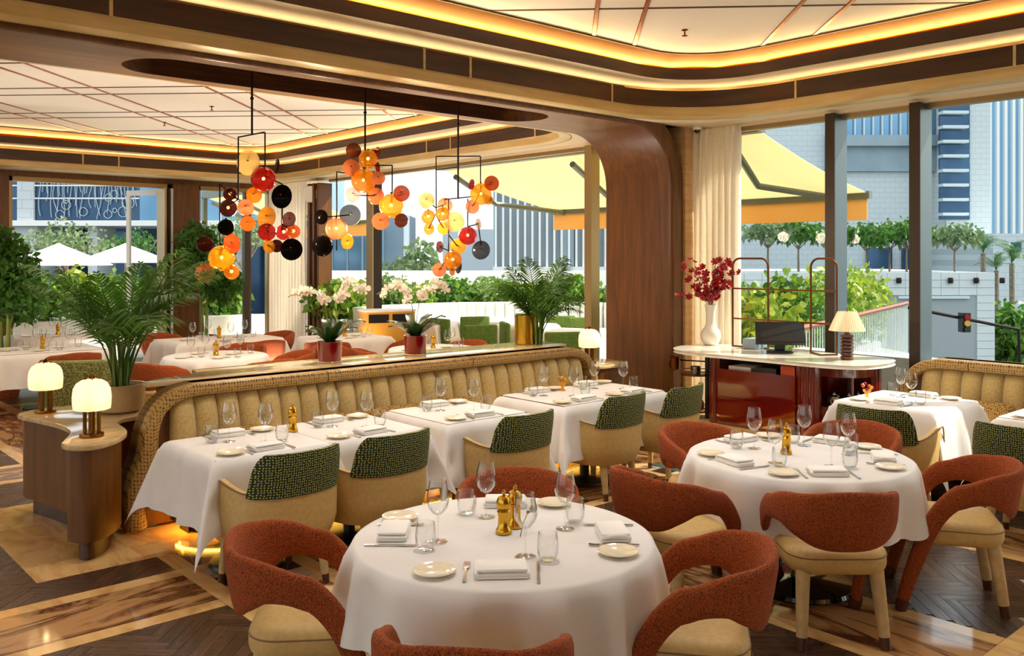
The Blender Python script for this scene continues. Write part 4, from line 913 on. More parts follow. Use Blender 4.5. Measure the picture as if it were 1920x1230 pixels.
# ------------------------------------------------------------------ red lacquer service station
s_ = thing('service_station', 'dark red lacquer service station with a pale marble top below the window', 'service station')
tp = spline([(7.42, 5.62), (7.44, 5.27), (7.46, 4.76), (7.47, 4.28), (7.55, 3.98), (7.76, 3.85), (8.1, 3.84), (8.38, 4.0), (8.42, 4.4), (8.42, 5.0), (8.42, 5.75), (8.3, 6.02), (7.95, 6.1), (7.58, 5.95)], 5, True)
tp = [(p.x, p.y) for p in tp][::-1]
MB().prism(tp, .895, .93, .01).build('top', 'white_marble', s_, 40)
MB().prism(inset(tp, .05), 0, .22).build('plinth', 'leather', s_, 40)
cb = MB().box(7.56, 8.36, 4.44, 5.42, .22, .78); cb.box(7.95, 8.36, 4.44, 5.42, .78, .895); cb.box(7.56, 8.36, 4.44, 4.5, .78, .895); cb.box(7.56, 8.36, 5.36, 5.42, .78, .895)
cb.build('carcass', 'red_lacquer', s_, 0); MB().box(7.9, 7.945, 4.5, 5.36, .78, .89).build('slot_back', 'black', s_, 0)
for z0, z1 in ((.225, .50), (.508, .78)): MB().box(7.535, 7.56, 4.5, 5.36, z0, z1).build('drawer', 'red_lacquer', s_, 0)
for y in (5.44, 4.42, 4.34): MB().lathe([(.062, .22), (.062, .895)], 24, (7.60, y, 0)).build('column', 'red_lacquer', s_)
arc = [(7.62+.0, 4.28), (7.66, 4.08), (7.82, 3.96), (8.08, 3.95), (8.3, 4.06), (8.32, 4.3)]; arc = [(p.x, p.y) for p in spline(arc, 6)]
MB().prism(arc+[(8.32, 4.36), (7.62, 4.36)], .22, .50).build('rounded_drum', 'red_lacquer', s_, 40)
MB().prism(arc+[(8.32, 4.36), (7.62, 4.36)], .50, .52).build('shelf', 'bronze', s_, 40); MB().prism(arc+[(8.32, 4.36), (7.62, 4.36)], .80, .895).build('apron', 'red_lacquer', s_, 40)
MB().prism(arc[14:]+[(8.26, 4.3), (8.24, 4.1), (8.06, 4.01)], .52, .80).build('end_panel', 'red_lacquer', s_, 40); MB().box(7.66, 8.3, 4.33, 4.36, .52, .80).build('niche_back', 'red_lacquer', s_, 0)
MB().lathe([(.03, .22), (.03, .895)], 16, (7.72, 5.62, 0)).build('post', 'black', s_)
MB().lathe([(.1, .0), (.1, .62), (.1, .67)], 24, (7.82, 5.54, .22)).build('corner_column', 'red_lacquer', s_)
for z in (.28, .66): 
    MB().lathe([(.16, z), (.165, z+.004), (.165, z+.012), (.16, z+.014)], 28, (7.70, 5.76, 0)).build('tray', 'bronze', s_); MB().tube([(7.70+.16*math.cos(k*PI/10), 5.76+.16*math.sin(k*PI/10), z+.05) for k in range(20)], .005, 6, closed=True).build('tray_rail', 'bronze', s_)
bk = thing('ice_bucket', 'polished metal cup hooked on the left end of the red station', 'bucket', (7.62, 5.98, .70)); MB().lathe([(.04, 0), (.055, .01), (.06, .06), (.062, .13), (.066, .135), (.06, .14), (.055, .06), (.04, .012)], 24, cap1=False).build('body', 'bronze', bk); MB().tube([(-.062, 0, .12), (-.095, 0, .09), (-.09, 0, .04), (-.058, 0, .03)], .006, 6).build('handle', 'bronze', bk)
MB().tube([(.06, 0, .1), (.16, -.28, .1)], .008, 6).build('hook_arm', 'black', bk)
tag(MB().lathe([(.05, 0), (.055, .005), (.055, .075), (.05, .078), (.048, .01)], 24, (7.70, 5.76, .674), cap1=False).build('glass_bowl', 'steel', None), 'small round steel canister on the upper tray of the red station', 'canister')
tag(MB().disc((7.60, 5.68, .37), (.8, .5, .3), .085, .012).build('small_plate', 'bronze', None), 'round bronze dish leaning on the lower tray of the red station', 'dish')
def teapot(loc, label):
    t = thing('teapot', label, 'teapot', loc)
    MB().lathe([(.03, 0), (.055, .012), (.066, .05), (.05, .09), (.025, .102), (.022, .105)], 22).build('body', 'steel', t); MB().lathe([(.024, .104), (.02, .115), (.006, .12), (.009, .13), (.002, .136)], 14).build('lid', 'steel', t)
    MB().tube([(-.055, -.02, .04), (-.09, -.03, .065), (-.105, -.035, .095)], [.014, .009, .006], 8).build('spout', 'steel', t); MB().tube([(.05, .02, .085), (.092, .03, .075), (.088, .03, .03), (.05, .02, .02)], .006, 6).build('handle', 'steel', t)
teapot((7.74, 4.22, .52), 'shiny steel teapot on the niche shelf, the one nearer the drawers'); teapot((7.79, 4.10, .52), 'shiny steel teapot on the niche shelf, the one nearer the rounded end'); teapot((7.93, 4.08, .52), 'shiny steel teapot at the back of the niche shelf')
tag(MB().box(7.60, 7.86, 5.02, 5.28, .782, .81).build('menu_stack', 'napkin', None, 0), 'flat stack of cream menus in the open slot of the red station', 'menus')
tag(MB().box(7.58, 7.8, 4.53, 4.68, .782, .865).build('orange_box', 'orange', None, 0), 'orange box in the open slot of the red station', 'box'); tag(MB().box(7.6, 7.85, 4.74, 4.97, .782, .825).build('black_tray', 'black', None, 0), 'black tray in the open slot of the red station', 'tray')
# rack
rk = thing('tube_rack', 'bronze tube rack of two arches joined by rails on the red station', 'rack')
def hoop(y0, y1, x, r=.09):
    zt = 1.885; p = [(x, y0, .93)]+[(x, y0+(r-r*math.cos(a)), zt-r+r*math.sin(a)) for a in [PI/2*k/8 for k in range(9)]]+[(x, y1-(r-r*math.cos(a)), zt-r+r*math.sin(a)) for a in [PI/2*(8-k)/8 for k in range(9)]]+[(x, y1, .93)]
    return MB().tube(p, .011, 8)
hoop(5.24, 5.68, 8.25).build('arch', 'bronze', rk); hoop(4.47, 4.75, 8.25).build('arch', 'bronze', rk)
for z in (1.56, 1.235): MB().tube([(8.25, 5.68, z), (8.25, 4.47, z)], .009, 8).build('rail', 'bronze', rk)
MB().tube([(8.25, 5.68, .938), (8.25, 5.24, .938)], .009, 8).build('foot_rail', 'bronze', rk); MB().tube([(8.25, 4.75, .938), (8.1, 4.55, .938), (8.25, 4.47, .938)], .009, 8).build('foot_rail', 'bronze', rk)
# vase with red flowers
tag(MB().lathe([(.06, 0), (.075, .004), (.085, .02), (.105, .06), (.112, .11), (.10, .155), (.065, .20), (.052, .25), (.052, .36), (.066, .435), (.07, .445), (.063, .445), (.046, .36), (.046, .25)], 36, (8.2, 5.93, .93), cap1=False).build('vase', 'white_ceramic', None, 60), 'cream glazed bottle vase holding red flowers on the red station', 'vase')
fb = thing('red_bouquet', 'airy bouquet of small crimson flowers in the cream vase', 'flowers', (8.2, 5.93, 1.37)); rnd = random.Random(5)
bl = MB()
for k in range(6):
    a = k*PI/3; bl.rings([[(.004*math.cos(a-1.2), .004*math.sin(a-1.2), 0), (.004*math.cos(a+1.2), .004*math.sin(a+1.2), 0)], [(.022*math.cos(a-.5), .022*math.sin(a-.5), .012), (.022*math.cos(a+.5), .022*math.sin(a+.5), .012)], [(.034*math.cos(a-.25), .034*math.sin(a-.25), .018), (.034*math.cos(a+.25), .034*math.sin(a+.25), .018)]], False, False, False)
bl.sphere((0, 0, .008), .008, 6, 4); blm = bl.mesh('blossom', 'petal_red', 60)
for k in range(24):
    a = rnd.uniform(0, 2*PI); e = rnd.uniform(.1, .36); h = rnd.uniform(.1, .52); q = [(0, 0, -.1), (.25*e*math.cos(a), .25*e*math.sin(a), h*.45), (e*math.cos(a), e*math.sin(a), h)]
    MB().tube(spline(q, 4), .003, 5).build('stem', 'bark', fb)
    for j in range(5):
        f = 1-.13*j; x, y, z = e*math.cos(a)*f+rnd.uniform(-.05, .05), e*math.sin(a)*f+rnd.uniform(-.05, .05), h*f+rnd.uniform(-.04, .05)
        o = obj('blossom', blm, fb, (x, y, z)); o.rotation_euler = (rnd.uniform(-1.3, 1.3), rnd.uniform(-1.3, 1.3), rnd.uniform(0, 6)); s2 = rnd.uniform(.9, 1.5); o.scale = (s2, s2, s2)
# till
tl = thing('payment_terminal', 'black touch-screen till on the red station', 'till', (8.05, 4.98, .93), math.radians(-55))
MB().prism(rrect(-.13, .13, -.09, .1, .03), 0, .03, .008).build('base', 'black', tl); MB().box(-.05, .05, -.02, .04, .03, .14).build('neck', 'black', tl, 0)
sc_ = MB().box(-.24, .24, -.016, .016, -.16, .16); sc_.xf(Matrix.Translation((0, -.03, .2)) @ Matrix.Rotation(-.95, 4, 'X')); sc_.build('housing', 'black', tl, 0)
sg = MB().box(-.23, .23, -.019, -.0165, -.15, .15); sg.xf(Matrix.Translation((0, -.03, .2)) @ Matrix.Rotation(-.95, 4, 'X')); sg.build('screen', 'black', tl, 0)
tag(MB().prism(rrect(8.12, 8.34, 5.28, 5.48, .03), .93, 1.04, .015).build('receipt_printer', 'grey_panel', None, 40), 'blue-grey receipt printer behind the black till', 'printer')
# pleated lamp
pl = thing('pleated_lamp', 'lamp with a pleated cream shade and turned dark wood base on the red station', 'lamp', (7.98, 4.22, .93))
pr = [(.055, 0)]
for k in range(7): z = .01+k*.034; pr += [(.058, z), (.062, z+.012), (.056, z+.024), (.036, z+.028)]
MB().lathe(pr+[(.02, .26), (.012, .3)], 24).build('base', 'turned_wood', pl, 30)
n_ = 96; rows = [[((r*(1+.014*(-1)**j))*math.cos(2*PI*j/n_), (r*(1+.014*(-1)**j))*math.sin(2*PI*j/n_), z) for j in range(n_)] for r, z in ((.165, .275), (.125, .37), (.085, .455))]
MB().rings(rows, False, False).build('shade', 'linen_shade', pl, 10); MB().lathe([(.004, .28), (.004, .47), (.009, .478), (.003, .486)], 8).build('finial', 'brass', pl)
# security camera, sprinklers
cc = thing('security_camera', 'small white dome camera at the top of the limestone pier', 'camera', (8.45, 6.3, 3.405)); MB().lathe([(.05, 0), (.055, -.02), (.045, -.04)], 20).build('housing', 'white_paint', cc); MB().sphere((0, 0, -.045), .036, 14, 8).build('dome', 'black_gloss', cc)
for x, y, lb in ((6.68, 5.12, 'brass fire sprinkler on the near ceiling'), (5.15, 12.1, 'small fire sprinkler on the far ceiling nearer the beam'), (5.2, 14.0, 'small fire sprinkler on the far ceiling nearer the garden front')):
    k = thing('sprinkler', lb, 'sprinkler', (x, y, 4.0)); MB().lathe([(.03, 0), (.03, -.008), (.008, -.012), (.008, -.05)], 14).build('body', 'brass', k); MB().lathe([(.028, -.055), (.028, -.058)], 14).build('deflector', 'brass', k)
# ------------------------------------------------------------------ plants
def frond_mesh(name, Lf, bend, npair, leaf, bare, mat, seed, stem='stem'):
    rnd = random.Random(seed); m = MB(); P = []
    for k in range(15):
        f = k/14; a = .12+bend*f**1.4; P.append(None)
    x = z = 0; P = [Vector((0, 0, 0))]
    for k in range(14):
        a = .08+bend*((k+.5)/14)**1.3; x += math.sin(a)*Lf/14; z += math.cos(a)*Lf/14; P.append(Vector((x, 0, z)))
    m.tube(P, [.007*(1-.8*k/14)+.001 for k in range(15)], 5)
    for k in range(npair):
        f = bare+(1-bare)*k/(npair-1); g = f*14; i = min(int(g), 13); p = P[i]+(P[i+1]-P[i])*(g-i); t = (P[i+1]-P[i]).normalized()
        ll = leaf*(1-.55*abs(2*(f-bare)/(1-bare)-.75)**1.6)*(1 if f < .97 else .6)
        for sd in (-1, 1):
            side = Vector((0, sd, 0)); d = (side*.8+t*.62+Vector((0, 0, .1))).normalized(); d = (d+Vector((rnd.uniform(-.1, .1), rnd.uniform(-.08, .08), rnd.uniform(-.1, .1)))).normalized()
            q1 = p+d*ll*.5; q2 = p+d*ll+Vector((0, 0, -ll*.36)); wv = t.cross(d).cross(d).normalized()*.0075*(leaf/.25)
            b_ = len(m.v); m.v += [tuple(p-wv*.3), tuple(p+wv*.3), tuple(q1+wv), tuple(q1-wv), tuple(q2)]; m.f += [(b_, b_+1, b_+2, b_+3), (b_+3, b_+2, b_+4)]
    return m.mesh(name, mat, 0)
FR = [frond_mesh('frond', 1.0, b_, 24, .33, .36, 'palm_leaf', i) for i, b_ in enumerate((.6, 1.1, 1.55, 1.95))]
def palm(label, loc, n, size, seed, spread=.06, name='areca_palm'):
    t = thing(name, label, 'palm', loc); rnd = random.Random(seed)
    for k in range(n):
        a = k*2.399+rnd.uniform(-.3, .3); me = FR[k % 4]; o = obj('frond', me, t, (spread*rnd.uniform(0, 1)*math.cos(a), spread*rnd.uniform(0, 1)*math.sin(a), 0)); s2 = size*rnd.uniform(.72, 1.05); o.scale = (s2, s2, s2); o.rotation_euler = (rnd.uniform(-.06, .06), rnd.uniform(-.05, .12), a)
    for k in range(7): a = k*.9; MB().tube([(spread*math.cos(a)*.7, spread*math.sin(a)*.7, -.06), (spread*1.2*math.cos(a), spread*1.2*math.sin(a), size*.3)], [.012*size, .007*size], 6).build('cane', 'stem', t)
    return t
pt = thing('palm_pot', 'beige round pot of the tall palm on the wavy console', 'pot', (2.26, 6.98, .74)); MB().lathe([(.13, 0), (.16, .02), (.175, .1), (.18, .2), (.185, .21), (.165, .21), (.16, .18)], 32, cap1=False).build('bowl', 'pot_beige', pt); MB().lathe([(.162, .175), (.162, .18)], 24).build('soil', 'soil', pt)
palm('tall feathery green palm growing from the beige pot on the wavy console', (2.26, 6.98, .92), 22, 1.15, 3)
gp = thing('brass_planter', 'shiny brass cylinder planter on the column end of the marble ledge', 'planter', (6.28, 6.86, 1.0)); MB().lathe([(.11, 0), (.115, .005), (.115, .3), (.105, .3), (.105, .05)], 32, cap1=False).build('cylinder', 'bright_brass', gp); MB().lathe([(.105, .26), (.105, .265)], 24).build('soil', 'soil', gp)
palm('feathery green palm at the column end of the marble ledge', (6.34, 6.74, 1.0), 24, .95, 8, .05)
def leaf_blob(m, c, r, n, size, rnd, sc=(1, 1, 1), shell_=.0):
    for k in range(n):
        while True:
            p = Vector((rnd.uniform(-1, 1), rnd.uniform(-1, 1), rnd.uniform(-1, 1)))
            if shell_ <= p.length <= 1: break
        q = Vector((c[0]+p.x*r*sc[0], c[1]+p.y*r*sc[1], c[2]+p.z*r*sc[2])); d = Vector((rnd.gauss(0, 1), rnd.gauss(0, 1), rnd.gauss(.2, .7))).normalized(); u = d.orthogonal().normalized(); u.rotate(Matrix.Rotation(rnd.uniform(0, 6.28), 3, d)); s2 = size*rnd.uniform(.6, 1.3)
        w_ = d.cross(u)*s2*.3; b_ = len(m.v); m.v += [tuple(q), tuple(q+u*s2*.5+w_), tuple(q+u*s2+Vector((0, 0, -s2*.2))), tuple(q+u*s2*.5-w_)]; m.f.append((b_, b_+1, b_+2, b_+3))
def potted_tree(label, loc, h, blobs, leafmat, seed, pot='rust_far', pr=.22, size=.13):
    t = thing('potted_tree', label, 'plant', loc); rnd = random.Random(seed)
    MB().lathe([(pr*.75, 0), (pr*.8, .02), (pr, .4), (pr*1.05, .42), (pr*.95, .42), (pr*.9, .36)], 28, cap1=False).build('pot', pot, t); MB().lathe([(pr*.9, .35), (pr*.9, .36)], 20).build('soil', 'soil', t)
    for k in range(4): a = k*1.57; MB().tube([(.05*math.cos(a), .05*math.sin(a), .35), (.07*math.cos(a+.4), .07*math.sin(a+.4), h*.55), (.16*math.cos(a), .16*math.sin(a), h*.8)], [.025, .02, .01], 7).build('trunk', 'stem', t)
    m = MB()
    for (x, y, z, r, n) in blobs: leaf_blob(m, (x, y, z), r, n, size, rnd)
    m.build('foliage', leafmat, t, 0)
potted_tree('leafy potted tree by the garden front, cut by the picture edge', (2.9, 13.6, 0), 1.7, [(0, 0, 1.75, .42, 1300), (.15, .1, 1.35, .4, 900), (-.1, 0, 2.05, .28, 600)], 'leaf', 4, size=.1)
potted_tree('leafy potted tree in a terracotta pot against the timber pier of the garden front', (6.9, 16.55, 0), 1.9, [(0, -.1, 1.75, .5, 1100), (.3, -.1, 1.4, .4, 700), (-.2, -.1, 2.2, .35, 600)], 'leaf', 6, size=.12)
# orchids in red pots
def orchid(loc, label, plabel, seed, sgn):
    t = thing('flower_pot', plabel, 'pot', loc, 0, 'red pots on the marble ledge'); MB().lathe([(.09, 0), (.098, .006), (.105, .17), (.108, .176), (.098, .176), (.095, .15)], 32, cap1=False).build('pot', 'red_pot', t); MB().lathe([(.096, .15), (.096, .155)], 24).build('soil', 'soil', t); MB().lathe([(.1, -.0), (.104, .002), (.1, .008)], 28).build('saucer', 'ledge_marble', t)
    o = thing('orchid', label, 'orchid', (loc[0], loc[1], loc[2]+.155), 0, 'white orchids on the marble ledge'); rnd = random.Random(seed)
    for k in range(13):
        a = k*2.4; ln = rnd.uniform(.2, .32); w0 = .042; rows = []
        for j in range(7):
            f = j/6; r = .02+ln*f*.9; z = .17*math.sin(min(f*1.9, 2.2))*rnd.uniform(.95, 1.05)*(.6+.5*(k % 3)/2); hw = w0*math.sin(PI*min(max(f*.92+.06, 0), 1))**.7; rows.append([(r*math.cos(a)-s2*hw*math.sin(a), r*math.sin(a)+s2*hw*math.cos(a), z+abs(s2)*.012) for s2 in (-1, 0, 1)])
        MB().rings(rows, False, False, False).build('leaf', 'leaf_dark', o, 70)
    pet = MB()
    for k in range(5):
        a = k*2*PI/5+PI/2; R_ = (.045, .048, .036, .036, .048)[k]; w_ = (.6, .75, .4, .4, .75)[k]
        pet.rings([[(q*math.cos(a+s2*w_*wd), -.006+.01*q/.04, q*math.sin(a+s2*w_*wd)) for s2 in (-1, -.4, .4, 1)] for q, wd in ((.004, .9), (R_*.5, .85), (R_*.85, .7), (R_, .35))], False, False, False)
    pet.sphere((0, -.012, -.006), .011, 7, 5); pm = pet.mesh('blossom', 'petal_white', 60)
    for s_i in range(2):
        az = -ANG+(0 if s_i else PI)+.25*s_i; dx, dy = math.cos(az), math.sin(az)
        if s_i: dx, dy = dx*.9, dy*.9
        p = spline([(0, 0, .0), (.02*dx, .02*dy, .22), (.07*dx, .07*dy, .40), (.2*dx, .2*dy, .47+.02*s_i), (.36*dx, .36*dy, .40+.03*s_i)], 6); MB().tube(p, .0035, 6).build('spike', 'stem', o)
        for k in range(7):
            q = p[11+int(k*1.9)]; b_ = obj('blossom', pm, o, (q.x+rnd.uniform(-.025, .025), q.y+rnd.uniform(-.04, .0), q.z+rnd.uniform(-.035, .035))); b_.rotation_euler = (rnd.uniform(-.3, .3), rnd.uniform(-.6, .6), -ANG+rnd.uniform(-.7, .7)); s2 = rnd.uniform(1.05, 1.35); b_.scale = (s2, s2, s2)
orchid((3.94, 6.80, 1.0), 'white orchid over dark leaves in the red pot nearer the console', 'glossy red pot on the marble ledge, nearer the console palm', 1, 1)
orchid((4.84, 6.80, 1.0), 'white orchid over dark leaves in the red pot nearer the arch column', 'glossy red pot on the marble ledge, nearer the brass planter', 2, 1)
# ------------------------------------------------------------------ far dining room
def far_round(loc, R, lb, seed, hem=.36): round_table(loc, R, hem, 'round pedestal table '+lb, 'white round cloth '+lb, seed)
gF = 'rust chairs in the far dining room'; fi = [0]
square_table((3.05, 12.3), .62, .5, .42, 'square table beyond the two lit lamps, by the garden front', 'large white cloth on the table beyond the two lit lamps', 31)
square_table((3.75, 14.3), .6, .45, .4, 'square table right at the open garden front', 'white cloth on the table right at the open garden front', 32)
far_round((4.35, 10.1), .58, 'beyond the ledge, seen right of the console palm', 33)
square_table((5.3, 12.2), .75, .45, .4, 'long table behind the far round table, before the potted tree', 'white cloth on the long far table before the potted tree', 34)
square_table((6.8, 11.3), .5, .45, .4, 'square far table seen behind the orchid pots', 'white cloth on the far table seen behind the orchid pots', 35)
far_round((6.75, 9.1), .55, 'just beyond the ledge near the brass planter', 36)
for x, y, dg, lb in ((3.15, 11.45, 0, 'rust chair standing behind the rear lit lamp, back to the ledge'), (4.95, 10.75, 215, 'rust chair at the far round table on its garden side'), (5.05, 9.75, 285, 'rust chair at the far round table, turned to the ledge orchids'), (4.55, 9.3, 350, 'rust chair with its back just above the ledge before the far round table'), (3.6, 9.75, 60, 'rust chair hidden partly by the console palm leaves'),
                     (5.55, 11.45, 0, 'rust chair at the near side of the long far table'), (6.15, 12.35, 260, 'rust chair at the column end of the long far table'), (6.2, 10.75, 35, 'rust chair with open arms seen between the two orchids'), (7.35, 10.7, 320, 'rust chair on the window side of the far table behind the orchids'), (6.1, 9.35, 110, 'rust chair beside the red pot nearer the column'), (7.35, 9.3, 260, 'rust chair beyond the ledge, close to the brass planter'), (5.9, 9.9, 150, 'rust chair behind the red pot nearer the column'), (4.8, 12.95, 180, 'rust chair on the garden side of the long far table')):
    chair(rust0, x, y, dg, lb, gF)
olv = thing('woven_bench', 'olive woven low bench back behind the front lit lamp', 'bench', (2.75, 9.6, 0), -.5); MB().prism(rrect(-.35, .35, -.06, .06, .05), .35, .86, .03).build('backrest', 'olive_dots', olv); MB().prism(rrect(-.35, .35, .04, .5, .08), .22, .44, .04).build('seat', 'leather', olv)
for sx in (-.28, .28):
    for sy in (0, .42): MB().tube([(sx, sy, .24), (sx, sy, 0)], [.022, .015], 8).build('leg', 'leg_tip', olv)
k = 0
for (cx, cy, r, tb) in ((3.05, 12.3, .3, 'table beyond the lit lamps'), (3.75, 14.3, .3, 'table at the garden front'), (4.35, 10.1, .3, 'far round table by the palm'), (5.3, 12.2, .38, 'long far table'), (6.8, 11.3, .28, 'far table behind the orchids'), (6.75, 9.1, .3, 'far round table near the brass planter')):
    for i, (a, nm) in enumerate(((0, 'garden'), (90, 'window'), (180, 'ledge'), (270, 'inner'))):
        x, y = cx+r*math.sin(math.radians(a)), cy+r*math.cos(math.radians(a)); put(wine0, (x, y, ZT), 0, 'clear wine glass on the %s side of the %s' % (nm, tb), 'wine glasses'); put1('tumbler', tumb_m, (x+.1, y-.06, ZT), 0, 'clear tumbler on the %s side of the %s' % (nm, tb), 'tumbler', 'tumblers')
        put1('bread_plate', plate_m, (x-.12, y-.04, ZT), 0, 'cream bread plate on the %s side of the %s' % (nm, tb), 'plate', 'bread plates')
    put(mill0, (cx, cy, ZT), 0, 'brass mill on the '+tb, 'brass mills')
ww = thing('wall_lamp', 'white leaf-shaped wall lamp above the far corner curtain', 'lamp', (8.45, 15.3, 3.1)); MB().disc((0, 0, 0), (-1, -.6, 0), .16, .03).build('shade', 'white_paint', ww); MB().tube([(.02, 0, 0), (.14, .02, .05), (.2, .02, .06)], .012, 6).build('arm', 'brass', ww)
yc = thing('service_cabinet', 'yellow wood service cabinet with dark slots on the terrace side', 'cabinet', (8.35, 12.55, 0), -.3)
MB().box(-.42, .42, -.22, .22, .05, 1.0).build('body', 'yellow_wood', yc, 0); MB().box(-.44, .44, -.24, .24, 1.0, 1.03).build('top', 'white_paint', yc, 0)
for x in (-.2, .2): MB().box(x-.17, x+.17, -.226, -.22, .82, .96).build('slot', 'black', yc, 0)
# ------------------------------------------------------------------ terrace and town
def frameobj(name, label, cat, kind=None):      # things in the street grid, which is turned against the room
    o = bpy.data.objects.new(name, None); C.objects.link(o); o.rotation_euler = (0, 0, -ANG)
    if kind: struct(o, label)
    else: tag(o, label, cat)
    return o
struct(MB().box(-300, 500, -200, 600, -3.8, -3.6).build('ground', 'road', None, 0), 'street level far below the terrace')
struct(MB().prism([(8.98, 5.55), (9.4, 5.5), (17.5, 7.7), (22, 14), (16, 27), (9, 31), (-9, 31), (-9, 17.58), (8.98, 17.58)], -.3, -.02).build('floor_terrace', 'terrace', None, 0), 'pale tiled terrace around the restaurant')
struct(MB().box(9.15, 9.4, -3, 5.5, -1.2, .86).build('wall_parapet', 'pale_grey', None, 0), 'pale grey parapet outside the window')
struct(MB().box(9.0, 9.15, -3, 5.5, -.3, .0).build('floor_gutter', 'pale_grey', None, 0))
# handrail
hr = thing('railing', 'balustrade with a copper handrail at the terrace edge', 'railing'); A0, A1 = Vector((9.4, 5.62, 0)), Vector((16.4, 7.5, 0))
MB().tube([A0+Vector((0, 0, 1.05)), A1+Vector((0, 0, 1.05))], .035, 10).build('handrail', 'copper', hr); MB().bar(A0+Vector((0, 0, .08)), A1+Vector((0, 0, .08)), .05, .03).build('bottom_rail', 'pale_grey', hr, 0)
bm = MB().tube([(0, 0, .08), (0, 0, 1.05)], .008, 5).mesh('baluster', 'pale_grey', 40)
for k in range(59): p = A0+(A1-A0)*(k/58); obj('baluster', bm, hr, tuple(p))
# awnings
def awning(label, y0, y1, x0, x1, z0, z1, val=True, posts=False):
    t = thing('awning', label, 'awning'); n = 10; rows = []
    for k in range(n+1):
        f = k/n; x = x0+(x1-x0)*f; z = z0+(z1-z0)*f-.05*math.sin(PI*f); rows.append([(x, y0, z), (x, (y0+y1)/2, z-.02*math.sin(PI*f)), (x, y1, z), (x, y1, z+.012), (x, (y0+y1)/2, z+.012-.02*math.sin(PI*f)), (x, y0, z+.012)])
    MB().rings(rows).build('fabric', 'awning', t, 60)
    MB().box(x1-.04, x1+.05, y0-.05, y1+.05, z1-.07, z1+.03).build('front_bar', 'awning_arm', t, 0)
    if val: MB().box(x1+.0, x1+.012, y0, y1, z1-.36, z1-.06).build('valance', 'valance', t, 0)
    MB().box(x0-.1, x0+.05, y0-.05, y1+.05, z0-.02, z0+.14).build('cassette', 'awning_arm', t, 0)
    if posts: [MB().box(x0-.1, x0, y-.05, y+.05, -.02, z0).build('post', 'awning_arm', t, 0) for y in (y0, y1)]
    for y in (y0+.35, (y0+y1)/2, y1-.35):
        MB().tube([(x0, y, z0-.15), ((x0+x1)/2, y+.5, (z0+z1)/2-.22), (x1, y+.05, z1-.05)], .045, 8).build('arm', 'awning_arm', t)
awning('yellow striped awning stretched over the terrace outside the arch column', 5.85, 11.9, 9.02, 11.6, 3.36, 2.76)
awning('second yellow awning further along the garden end of the terrace, seen past the corner curtain', 17.9, 21.5, 9.02, 11.4, 3.36, 2.76, True, True)
# shrubs
def shrub(label, x, y, z0, h, r, mats, seed, n=900, size=.15, group='shrubs along the terrace edge'):
    t = thing('shrub', label, 'shrub', (x, y, z0), 0, group); rnd = random.Random(seed)
    for k in range(5): a = k*1.26; MB().tube([(.05*math.cos(a), .05*math.sin(a), 0), (.3*r*math.cos(a), .3*r*math.sin(a), h*.75)], [.02, .008], 5).build('stem', 'bark', t)
    for i, mt in enumerate(mats):
        m = MB(); leaf_blob(m, (rnd.uniform(-.1, .1), rnd.uniform(-.1, .1), h*(.5+.08*i)), 1, n//len(mats), size, rnd, (r, r, h*.5)); m.build('foliage', mt, t, 0)
for i, (f, h) in enumerate(((.12, 1.05), (.27, 1.25), (.42, 1.1), (.58, 1.3), (.74, 1.35), (.9, 1.3))):
    p = A0+(A1-A0)*f; shrub(('bright green shrub right behind the tube rack', 'bright green shrub between the rack arches', 'yellow-green shrub left of the first window mullion', 'yellow-green shrub just past the first window mullion', 'full yellow-green shrub above the copper handrail', 'green shrub at the far end of the copper handrail')[i], p.x-.1, p.y+.75, .35, h, .62, ('leaf_bright', 'leaf_yellow') if i != 1 else ('leaf', 'leaf_bright'), 40+i)
struct(MB().bar((9.6, 6.5, .16), (16.0, 8.2, .16), .7, .36).build('wall_planter', 'white_paint', None, 0), 'low white planter along the handrail')
# planter, hedge and curved bench at the terrace back
ARC = [(p.x, p.y) for p in spline([(8.95, 14.4), (9.9, 14.75), (11.2, 14.7), (12.5, 14.0), (13.6, 12.7), (14.4, 11.0), (14.7, 9.4)], 8)]
def arcpt(f):
    g = f*(len(ARC)-1); i = min(int(g), len(ARC)-2); return Vector(ARC[i]).lerp(Vector(ARC[i+1]), g-i), (Vector(ARC[i+1])-Vector(ARC[i])).normalized()
bt = thing('terrace_bench', 'white channel-back bench curving around the terrace', 'bench')
cm_ = MB().rings([[(.5*.2*x, -.1-.07*math.cos(x*PI/2), z) for x in (-1, -.6, -.2, .2, .6, 1)]+[(.1, .08, z), (-.1, .08, z)] for z in (.42, .7, .9, .96)]); cmm = cm_.mesh('channel', 'white_paint', 60)
for k in range(44):
    p, t_ = arcpt((k+.5)/44); o = obj('channel', cmm, bt, (p.x, p.y, 0), math.atan2(t_.y, t_.x)); 
seatp = [arcpt(k/40) for k in range(41)]
MB().prism([(p.x, p.y) for p, t_ in seatp][::-1]+[(p.x+t_.y*.6, p.y-t_.x*.6) for p, t_ in seatp], .05, .45).build('seat', 'white_paint', bt, 40)
wp = MB().prism([(p.x-t_.y*1.1, p.y+t_.x*1.1) for p, t_ in seatp][::-1]+[(p.x-t_.y*.15, p.y+t_.x*.15) for p, t_ in seatp], -.02, .72); struct(wp.build('wall_bench_planter', 'white_paint', None, 40), 'white planter wall behind the curved bench')
for k in range(12):
    p, t_ = arcpt((k+.5)/12); p = p+Vector((-t_.y, t_.x))*.6; shrub('%s shrub from the corner curtain behind the curved white bench' % ('first second third fourth fifth sixth seventh eighth ninth tenth eleventh twelfth'.split()[k]), p.x, p.y, .7, (.72, .6, .78, .58, .7)[k % 5], .62, (('leaf_bright', 'leaf_yellow'), ('leaf', 'leaf_bright'), ('leaf_bright', 'leaf_grey'))[k % 3], 60+k, 700, .17)
